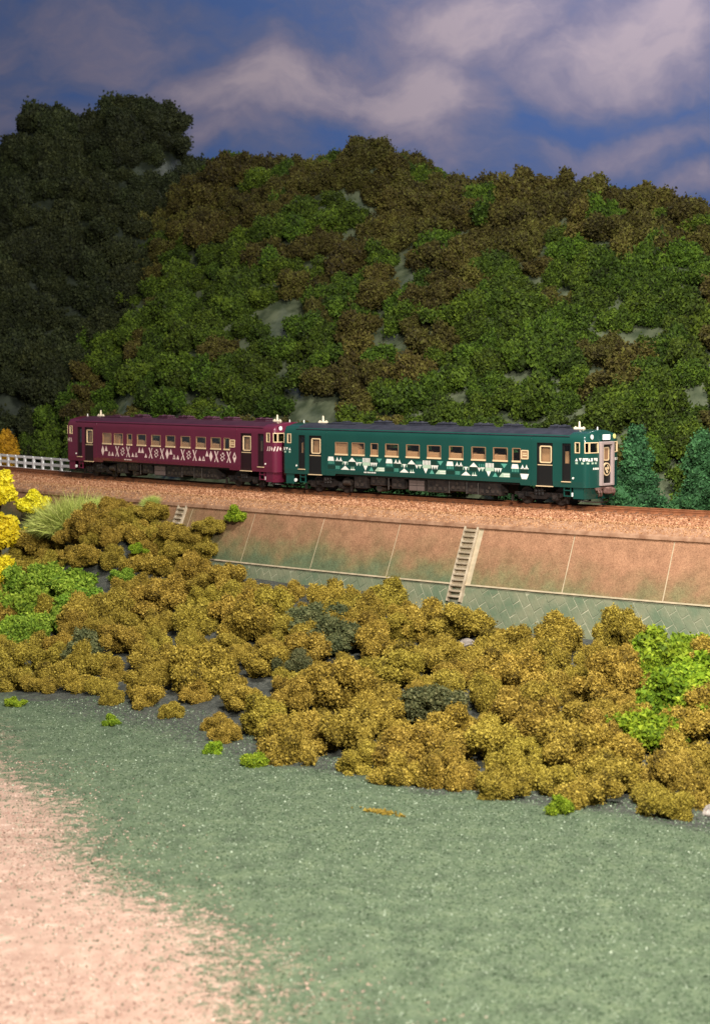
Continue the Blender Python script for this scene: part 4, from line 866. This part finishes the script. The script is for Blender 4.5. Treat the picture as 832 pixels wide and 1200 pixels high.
def clump(name, m, seed, R=1.0, nl=15, flat=1.0, grain=0.055, n=5200, lobes=None, rough=0.26, sub=6, ragged=0.12, lob=(0.15, 0.30)):
    """a torn piece of foam: lobes on lobes with ragged, grainy skin"""
    r = np.random.default_rng(seed)
    if lobes is None:
        ex = r.uniform(0.72, 1.25); main = [(0, 0, 0.18 * R * flat, 0.34 * R)]
        for k in range(nl):
            a = r.uniform(0, 6.283); d = R * (0.22 + 0.72 * r.uniform() ** 0.7); h = r.uniform(0.0, 1.0) * R * flat * (1.15 - 0.65 * d / R)
            main.append((d * math.cos(a) * ex, d * math.sin(a) / ex, h, R * r.uniform(lob[0], lob[1])))
    else: main = list(lobes)
    L = list(main)
    for x, y, z, q in main:
        for k in range(sub):
            v = r.normal(size=3); v[2] = abs(v[2]) * 0.8 + 0.1 * v[2]; v /= np.linalg.norm(v); q2 = q * r.uniform(0.30, 0.62)
            L.append((x + v[0] * q * 0.95, y + v[1] * q * 0.95, z + v[2] * q * 0.95, q2))
    L = np.array(L); rad = L[:, 3]
    ns = 5; kd = r.normal(size=(ns, 3)); kd /= np.linalg.norm(kd, axis=1)[:, None]
    ph = r.uniform(0, 6.28, (len(L), ns)); fq = np.array([2.2, 3.6, 5.3, 8.5, 13.0]); am = np.array([0.5, 0.42, 0.36, 0.30, 0.24])
    def disp(dirs, li): return 1 + rough * sum(am[j] * np.sin(fq[j] * (dirs @ np.roll(kd[j], j)) * 1.7 + ph[li, j]) for j in range(ns))
    cnt = np.maximum((n * rad ** 2 / (rad ** 2).sum() * 2.4).astype(int), 8); li = np.repeat(np.arange(len(L)), cnt)
    d = r.normal(size=(len(li), 3)); d /= np.linalg.norm(d, axis=1)[:, None]
    rr = rad[li] * disp(d, li) + np.abs(r.normal(size=len(li))) * ragged * R * 0.6 - 0.01; P = L[li, :3] + d * rr[:, None]
    D = np.linalg.norm(P[:, None] - L[None, :, :3], axis=2) / rad[None]; D[np.arange(len(li)), li] = 9
    keep = (D.min(1) > 0.93) & (P[:, 2] > -0.22 * R); P = P[keep]; li = li[keep]
    lt = r.normal(0, 0.16, len(L)); tint = np.clip(0.5 + lt[li] + r.normal(0, 0.27, len(P)), 0, 1)
    V, F, T = grains(P, grain, r, tint); nv = len(V)
    Vs, Fs, Ts = [V], [F], [T]
    for k in range(len(L)):
        iv, jf = (ICV, ICF) if k < len(main) else (ICV1, ICF1)
        dd = disp(iv, np.full(len(iv), k)); Vs.append(L[k, :3] + iv * (rad[k] * 0.91 * dd)[:, None]); Fs.append(jf + nv); Ts.append(np.full(len(iv), 0.30 + lt[k])); nv += len(iv)
    return mesh_np(name, np.concatenate(Vs), np.concatenate(Fs), m, False, tint=np.concatenate(Ts))
def protos(name, m, k, seed, **kw): return [clump(name, M[m], seed + 17 * i, **kw) for i in range(k)]
PR = {'ochre': protos('ochre_bush', 'ochre', 12, 100, n=13000, grain=0.035, lob=(0.14, 0.29), nl=18, sub=6, ragged=0.10), 'bright': protos('green_bush', 'bright', 5, 400, n=3600, grain=0.070, rough=0.34, ragged=0.13), 'mid': protos('green_bush', 'mid', 5, 460, n=4200, grain=0.062, rough=0.32, ragged=0.12),
      'darkol': protos('dark_bush', 'darkol', 3, 500, n=5200, grain=0.050), 'yellow': protos('crown', 'yellow', 4, 560, n=1900, grain=0.10, rough=0.25, flat=1.1, ragged=0.14),
      'hbrown': protos('hillside_brown_bush', 'hbrown', 8, 600, n=3800, grain=0.062, rough=0.28, nl=22, sub=4, lob=(0.13, 0.26), ragged=0.17), 'hgreen': protos('hillside_green_bush', 'hgreen', 8, 700, n=3300, grain=0.068, rough=0.34, ragged=0.19, nl=22, sub=4, lob=(0.12, 0.26)), 'hdark': protos('mountain_bush', 'hdark', 6, 800, n=3400, grain=0.064, rough=0.3, ragged=0.18, nl=20, sub=4)}
cnt_ = {}
def bush(kind, loc, sc, label, group, rz=None, tilt=(0, 0), sz=None, name='bush'):
    c = cnt_.get(kind, 0); cnt_[kind] = c + 1; me = PR[kind][c % len(PR[kind])]
    o = link(me.name.split('.')[0], me, loc=loc, label=label, cat='bush', group=group)
    o.scale = (sc * random.uniform(0.9, 1.12), sc * random.uniform(0.9, 1.12), sc * (sz or random.uniform(0.85, 1.1)))
    o.rotation_euler = (tilt[0], tilt[1], random.uniform(0, 6.28) if rz is None else rz)
    return o
def poisson(n, gen, dist, pre=()):
    out = list(pre); k0 = len(out)
    for _ in range(n):
        p = gen(); d = dist(p)
        if d is None: continue
        if all((p[0] - q[0]) ** 2 + (p[1] - q[1]) ** 2 > d * d for q in out): out.append(p)
    return out[k0:]
def pix(p):
    v = Vector(p) - cam.location; a = math.radians(2.2); d = v.y * math.cos(a) - v.z * math.sin(a); h = v.y * math.sin(a) + v.z * math.cos(a)
    return 416 + 2160 * v.x / d, 518 - 2160 * h / d
# bushes of the bank below the wall: the ones with a look of their own first (s, e, kind, size)
OWN = [(-21.4, 9.5, 'mid', 1.6), (-19.4, 12.2, 'mid', 1.5), (-18.9, 9.6, 'mid', 1.5), (-24.0, 9.7, 'mid', 1.35), (-16.4, 12.6, 'mid', 1.35), (-16.6, 10.4, 'mid', 1.2), (-15.6, 15.2, 'mid', 1.2), (-18.0, 14.6, 'mid', 1.4), (-22.0, 12.0, 'mid', 1.5), (-16.9, 7.9, 'mid', 0.7),
       (17.5, 8.2, 'bright', 1.6), (18.6, 6.9, 'bright', 1.35), (18.0, 10.3, 'bright', 1.2), (20.2, 9.6, 'bright', 1.5), (20.6, 13.1, 'bright', 1.4), (22.4, 12.4, 'bright', 1.4), (20.9, 15.4, 'bright', 1.25), (16.4, 6.9, 'bright', 1.0), (21.6, 7.2, 'bright', 1.4),
       (-0.4, 9.2, 'darkol', 1.45), (2.3, 11.1, 'darkol', 1.2), (2.0, 13.8, 'darkol', 0.85), (11.6, 16.8, 'darkol', 1.4), (-9.6, 16.2, 'darkol', 1.15)]
SMALLG = [(-0.3, 23.1, 0.40), (6.6, 24.3, 0.40), (9.2, 25.0, 0.52), (21.9, 24.6, 0.46), (-6.4, 23.2, 0.42)]
ROCKS = [(10.7, 7.4, 0.62), (14.1, 6.9, 0.55), (7.4, 7.6, 0.5), (6.6, 12.9, 0.45), (25.8, 21.3, 0.38), (-4.2, 13.4, 0.45)]
def near_rock(s, e): return any((s - a) ** 2 + (e - b) ** 2 < (c + 0.55) ** 2 for a, b, c in ROCKS)
def gen(): return (random.uniform(-50, 38), random.uniform(5.3, 25))
def dist(p):
    s, e = p
    if e > np.interp(s, EDGE_S, EDGE_E) - 0.75 - 0.4 * math.sin(s * 1.9): return None
    if e < 6.3 and s > -12.5: return None
    if near_rock(s, e) or (s + 26) ** 2 + ((e - 5.2) * 0.8) ** 2 < 4.0: return None
    x, y = pix(W(s, e, bank(s, e) + 0.6))
    if not (-110 < x < 940): return None
    if s < -30 and e < 7.5: return None
    for a, b, k, c in OWN:
        if (s - a) ** 2 + (e - b) ** 2 < ((0.78 if k in ('mid', 'bright') else 0.66) * (c + 0.7)) ** 2: return None
    return 1.24 if s < -12 and e < 10 else 1.64
PTS = poisson(14000, gen, dist)
COLS = [(80, 'by the yellow trees'), (205, "below the maroon railcar's rear half"), (335, "below the maroon railcar's front half"), (440, "below the green railcar's rear end"), (525, 'just short of the stairs'), (600, 'below the foot of the stairs'), (735, "below the green railcar's cab"), (9999, 'near the vivid green bushes')]
def column(x): return next(n for lim, n in COLS if x < lim)
for s, e in PTS:
    ed = float(np.interp(s, EDGE_S, EDGE_E)); sc = random.choice((0.75, 0.9, 1.05, 1.15, 1.35)) * random.uniform(0.93, 1.07)
    if e < 8 and s > -12: row = 'in the top row'
    elif e > ed - 2.2: row = 'on the front edge above open ground'
    elif e > ed - 6: row = 'low on the bank'
    elif e < 11.5: row = 'high on the bank'
    else: row = 'in the middle of the bank'
    px = pix(W(s, e, bank(s, e) + 0.7))[0]; lab = 'ochre foam bush %s, %s' % (row, column(px))
    up = random.uniform(-0.2, 0.5) if ed - e > 2.5 else -0.08
    bush('ochre', W(s, e, bank(s, e) + up), sc * (0.85 if e > ed - 2 else 1.0), lab, lab[16:], sz=random.uniform(0.9, 1.3), tilt=(random.uniform(-0.25, 0.25), random.uniform(-0.25, 0.25)))
for s, e, k, c in OWN:
    if k == 'mid': e -= 0.1
    lab, g = {'mid': ('fresh green leafy bush in the thicket below the yellow trees', 'green bushes of the thicket'), 'bright': ('vivid green leafy bush below the lattice wall, past the stairs', 'vivid green bushes'), 'darkol': ('dark olive bush among the ochre ones on the bank', 'dark olive bushes')}[k]
    if k == 'darkol': lab = {(-0.4, 9.2): 'largest dark olive bush, high on the ochre bank', (2.3, 11.1): 'dark olive bush just below the largest dark one', (2.0, 13.8): 'smallest dark olive bush in mid bank', (11.6, 16.8): 'dark olive bush low on the bank among ochre bushes', (-9.6, 16.2): 'dark olive bush below the fresh green thicket'}[(s, e)]; g = None
    bush(k, W(s, e, bank(s, e) + (0.45 if k == 'darkol' else 0.1)), c, lab, g)
for (s, e, c), lab in zip(SMALLG, ('tiny light green tuft bush at the ochre edge below the thicket', 'small yellow-green bush tucked under the ochre edge', 'small round bright green bush alone on grey soil', 'small vivid green bush at the foot of the ochre edge, farther along', 'small green bush at the picture margin on the ground')):
    bush('bright', W(s, e, bank(s, e)), c, lab, None)
bush('bright', W(-11.9, 3.75, RAIL - 1.6), 0.62, 'small vivid green bush at the top of the wall beside the kerb', None)
bush('bright', W(-17.0, 6.6, bank(-17, 6.6) + 0.7), 0.5, 'small green bush beside the half hidden stairs', None)
for s, e, z, c in ((-13.2, 4.5, 7.0, 0.72), (-14.0, 4.9, 6.5, 0.85), (-13.6, 5.3, 5.2, 0.95), (-18.6, 4.3, 7.45, 0.95), (-19.9, 4.7, 7.1, 0.9), (-21.8, 4.4, 7.3, 1.0), (-23.0, 5.2, 6.7, 1.0), (-14.9, 5.6, 5.6, 0.9), (-15.6, 5.0, 6.4, 1.0), (-17.6, 5.2, 6.2, 1.05), (-12.9, 5.0, 5.8, 0.9), (-16.6, 4.9, 5.4, 1.0), (-18.2, 5.6, 6.2, 1.1), (-20.6, 5.6, 6.4, 1.2), (-22.6, 4.2, 7.6, 0.8)):
    bush('ochre', W(s, e, z - 0.3), c, 'ochre foam bush clinging to the top of the wall near the half hidden stairs', 'ochre bushes on the wall')
# rocks in the gaps
def rock(seed):
    r = np.random.default_rng(seed); V = ICV * (1 + 0.16 * np.sin(ICV @ r.normal(size=3) * 3 + 1)[:, None] + 0.10 * np.sin(ICV @ r.normal(size=3) * 6)[:, None]) * np.array([1.2, 0.8, 0.6]); return mesh_np('rock', V, ICF, M['rock'], False)
for i, ((s, e, c), lab) in enumerate(zip(ROCKS, ('pale smooth rock in a gap of the bushes below the lattice', 'grey rock showing beside the vivid green bushes', 'pale rock just below the foot of the stairs', 'small pale rock in mid bank between ochre bushes', 'pale rock at the lower end of the bank, at the picture margin', 'small grey rock in the bank left of the dark bushes'))):
    o = link('rock', rock(40 + i), loc=W(s, e, bank(s, e) + 0.1), label=lab, cat='rock'); o.scale = (c,) * 3; o.rotation_euler = (0.1 * i, 0.2, i)
# yellow trees at the edge
def tree(name, loc, crown_me, h, label, trunk_r=0.14, sc=1.0, up=0.5, group=None):
    t = link(name, None, loc=loc, label=label, cat='tree', group=group)
    MB().tube((0, 0, -0.1), (0.03, 0.02, h * 0.6), trunk_r, 8, trunk_r * 0.5).tube((0.02, 0, h * 0.4), (0.3, 0.1, h * 0.75), trunk_r * 0.5, 6, trunk_r * 0.25).tube((0.02, 0, h * 0.4), (-0.25, -0.15, h * 0.75), trunk_r * 0.5, 6, trunk_r * 0.25).build('trunk', M['trunk'], t)
    c = link('crown', crown_me, t, loc=(0, 0, h * up)); c.scale = (sc,) * 3; c.rotation_euler = (0, 0, random.uniform(0, 6))
    return t
for i, (s, e, z, h, sc, lab) in enumerate(((-32.6, 6.0, 4.4, 5.2, 1.3, 'topmost yellow tree reaching up to the fence'), (-28.6, 8.4, 3.2, 3.2, 1.45, 'middle yellow tree above the green thicket'), (-25.9, 10.4, 2.0, 2.0, 1.15, 'lowest yellow tree at the picture margin'), (-31.4, 6.9, 3.8, 3.0, 1.2, 'yellow tree squeezed between the topmost and middle ones'), (-30.9, 4.6, 4.6, 3.8, 0.95, 'yellow tree against the kerb next to the pale grass'))):
    tree('yellow_tree', W(s, e, z), PR['yellow'][i % 4], h, lab, sc=sc, up=0.62)
def cone_lobes(seed, h, w, n):
    r = np.random.default_rng(seed); L = []
    for k in range(n):
        t = (k + 0.5) / n; a = k * 2.4 + r.uniform(-0.4, 0.4); d = w * (1 - t ** 1.6) * r.uniform(0.45, 1.05); L.append((d * math.cos(a), d * math.sin(a), h * t, max(w * r.uniform(0.28, 0.5) * (1 - 0.45 * t), 0.16)))
    L += [(0, 0, h * t, w * 0.75 * (1 - t) + 0.12) for t in (0.1, 0.3, 0.5, 0.7, 0.9)]
    return L
tree('conical_tree', W(-52.6, -4.9, RAIL - 1.2), clump('crown', M['orange'], 31, lobes=cone_lobes(31, 2.9, 1.25, 26), n=3600, grain=0.07, rough=0.2, sub=3), 1.0, 'orange-yellow cone shaped tree behind the white fence', up=0.35)
for i, (s, h, wd, e, lab) in enumerate(((9.5, 4.4, 1.3, -4.4, 'dark green bushy conifer close behind the front of the green railcar'), (13.4, 4.3, 1.4, -4.5, 'dark green bushy conifer at the picture margin past the train'))):
    tree('conifer', W(s, e, RAIL - 1.05), clump('crown', M['conifer'], 50 + i, lobes=cone_lobes(60 + i, h, wd, 24), n=6500, grain=0.07, rough=0.34, sub=5, ragged=0.14), 1.2, lab, up=0.25)
for i, s in enumerate((-9.3, -7.3, -5.6, -16.2, 1.5)):
    tree('conifer', W(s, -5.2, RAIL - 1.05), clump('crown', M['conifer'], 70 + i, lobes=cone_lobes(80 + i, 3.75, 1.1, 26), n=2600, grain=0.085, rough=0.3, sub=3), 1.2, 'green conifer top just showing over the roof of the railcars', up=0.25, group='conifers behind the train')
# pale grass tuft beside the kerb
r = np.random.default_rng(77); n = 9000; dv = r.normal(size=(n, 3)); dv[:, 2] = np.abs(dv[:, 2]) * 0.9 + 0.25; dv /= np.linalg.norm(dv, axis=1)[:, None]
o_ = r.normal(0, 0.20, (n, 3)) * np.array([1, 1, 0.25]); ln = r.uniform(0.45, 1.05, n)[:, None] * np.array([1, 1, 1.0]); wv = r.normal(size=(n, 3)); wv /= np.linalg.norm(wv, axis=1)[:, None]; wv *= 0.0075
m1 = o_ + dv * ln * 0.55; tp = o_ + dv * ln + r.normal(0, 0.10, (n, 3)) - np.array([0, 0, 0.10])
V = np.stack([o_ - wv, o_ + wv, m1 + wv, m1 - wv, tp], 1).reshape(-1, 3)
b = (np.arange(n) * 5)[:, None]; F = np.concatenate([b + np.array([[0, 1, 2]]), b + np.array([[0, 2, 3]]), b + np.array([[3, 2, 4]])]); ti = np.repeat(np.clip(r.normal(0.5, 0.25, n), 0, 1), 5)
gm = mesh_np('grass_tuft', V, F, M['grassy'], False, tint=ti)
for (s, e, z, c), lab in zip(((-26.0, 4.7, RAIL - 3.2, 2.7), (-23.9, 4.1, RAIL - 2.2, 1.5), (-19.6, 3.5, RAIL - 1.3, 0.75), (-28.0, 5.0, RAIL - 3.4, 1.6)), ('largest pale green tuft of fine grass at the kerb', 'pale grass tuft beside the largest one, towards the stairs', 'small thin grass tuft on the kerb above the ochre bushes', 'pale grass tuft below the kerb next to the yellow trees')):
    o = link('grass_tuft', gm, loc=W(s, e, z), label=lab, cat='grass tuft'); o.scale = (c,) * 3; o.rotation_euler = (0, 0, s)

# ------------------------------------------------------------------ hillside foliage
def hgen(): return (random.uniform(-72, 16), random.uniform(-34, -6.6))
bare = [(random.uniform(-66, 8), random.uniform(-30, -7), random.uniform(0.5, 1.15)) for _ in range(34)]
def hdist(p):
    s, e = p; z = hill(s, e); x, y = pix(W(s, e, z + 0.8))
    if not (-60 < x < 900) or z < RAIL: return None
    if s < -66: return None
    if any((s - a) ** 2 + (e - b) ** 2 < (c + 0.7) ** 2 for a, b, c in bare): return None
    return 1.50
HP = poisson(14000, hgen, hdist)
for s, e in HP:
    top = smooth(-14, -28, e); g = 0.5 + 0.30 * float(lump(s, e, 0.33, 31)) - 0.45 * (float(top) - 0.4)
    kd = 'hgreen' if g + random.uniform(-0.40, 0.40) > 0.40 else 'hbrown'
    px, py = pix(W(s, e, hill(s, e) + 0.8))
    row = 'on the ridge line' if e < -25.5 else 'high on the hillside' if e < -20 else 'halfway up the hillside' if e < -13.5 else 'low on the hillside'
    cl = next(n for lim, n in [(130, "above the maroon railcar's rear"), (230, "above the maroon railcar's middle"), (335, "above the maroon railcar's cab"), (430, "above the green railcar's rear"), (540, "above the green railcar's middle"), (640, "above the green railcar's front windows"), (735, "above the green railcar's cab"), (9999, 'above the dark conifers')] if px < lim)
    lab = ('green' if kd == 'hgreen' else 'olive brown') + ' foam bush %s, %s' % (row, cl)
    sc = random.uniform(1.05, 1.6) * (1.05 if kd == 'hbrown' else 0.95)
    bush(kd, W(s, e, hill(s, e) - 0.1), sc, lab, 'bushes ' + lab.replace(' foam bush', ''), tilt=(random.uniform(-0.5, 0.1), random.uniform(-0.3, 0.3)), sz=random.uniform(0.9, 1.35))
def mgen(): return (random.uniform(-52, -8), random.uniform(141, 170))
def mdist(p):
    x, y = p; z = float(mount(x, y)); a, b = pix((x, y, z + 0.8))
    if not (-70 < a < 330): return None
    return 1.45
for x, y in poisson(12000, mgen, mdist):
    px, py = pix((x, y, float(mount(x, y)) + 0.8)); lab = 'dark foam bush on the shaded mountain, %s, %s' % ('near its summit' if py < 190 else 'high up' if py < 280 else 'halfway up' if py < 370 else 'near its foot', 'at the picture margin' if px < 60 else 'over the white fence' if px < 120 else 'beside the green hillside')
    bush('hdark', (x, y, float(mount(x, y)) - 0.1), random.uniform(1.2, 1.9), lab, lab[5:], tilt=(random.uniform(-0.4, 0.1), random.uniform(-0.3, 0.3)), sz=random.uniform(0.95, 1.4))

# ------------------------------------------------------------------ loose turf grains on the open ground
r = np.random.default_rng(123); n = 150000
x = r.uniform(-20, 22, n); y = 40 + 48 * r.uniform(0, 1, n) ** 1.1
dx, dy = x - CC[0], y - CC[1]; e = np.hypot(dx, dy) - RAD; s = (YAW0 - np.arctan2(-dx, -dy)) / KURV
sd = sandf(x, y); ed = np.interp(s, EDGE_S, EDGE_E); keep = (e > ed - 2.5) & (r.uniform(size=n) > 0.93 * sd ** 0.6) & (np.abs(x) < 0.235 * y + 3)
x, y, s, e = x[keep], y[keep], s[keep], e[keep]; P = np.stack([x, y, bank(s, e) + 0.008], 1)
tint = np.clip(r.normal(0.40, 0.25, len(P)) + (r.uniform(size=len(P)) > 0.975) * 0.6, 0, 1)
V, F, T = grains(P, 0.034, r, tint)
link('turf', mesh_np('turf', V, F, M['grain'], False, tint=T), label='green turf grains strewn over the grey ground', cat='turf', kind='stuff')
q = 42000; sx = r.uniform(-18, 4, q); sy = 40 + 34 * r.uniform(0, 1, q); ks = r.uniform(size=q) < np.clip(sandf(sx, sy) * 1.1, 0, 0.9) ** 1.5; sx, sy = sx[ks], sy[ks]
V, F, T = grains(np.stack([sx, sy, np.full(len(sx), 0.012)], 1), 0.036, r, np.clip(r.normal(0.5, 0.27, len(sx)), 0, 1)); V[:, 2] *= 0.7
link('sand', mesh_np('sand', V, F, M['sandgrain'], False, tint=T), label='pale pink sand strewn over the near ground', cat='sand', kind='stuff')
P = np.array([W(17.3 + random.gauss(0, 0.35), 28.4 + random.gauss(0, 0.12), 0.04) for _ in range(160)]); P[:, 2] += 0.03
V, F, T = grains(P, 0.06, r, np.clip(r.normal(0.5, 0.2, 160), 0, 1)); P0_ = P.mean(0)
link('foam_crumbs', mesh_np('foam_crumbs', V, F, M['ochre'], False, tint=T), label='scatter of ochre foam crumbs lying on the green ground', cat='crumbs', kind='stuff')
print('bushes', cnt_, 'blocks', len(blocks))
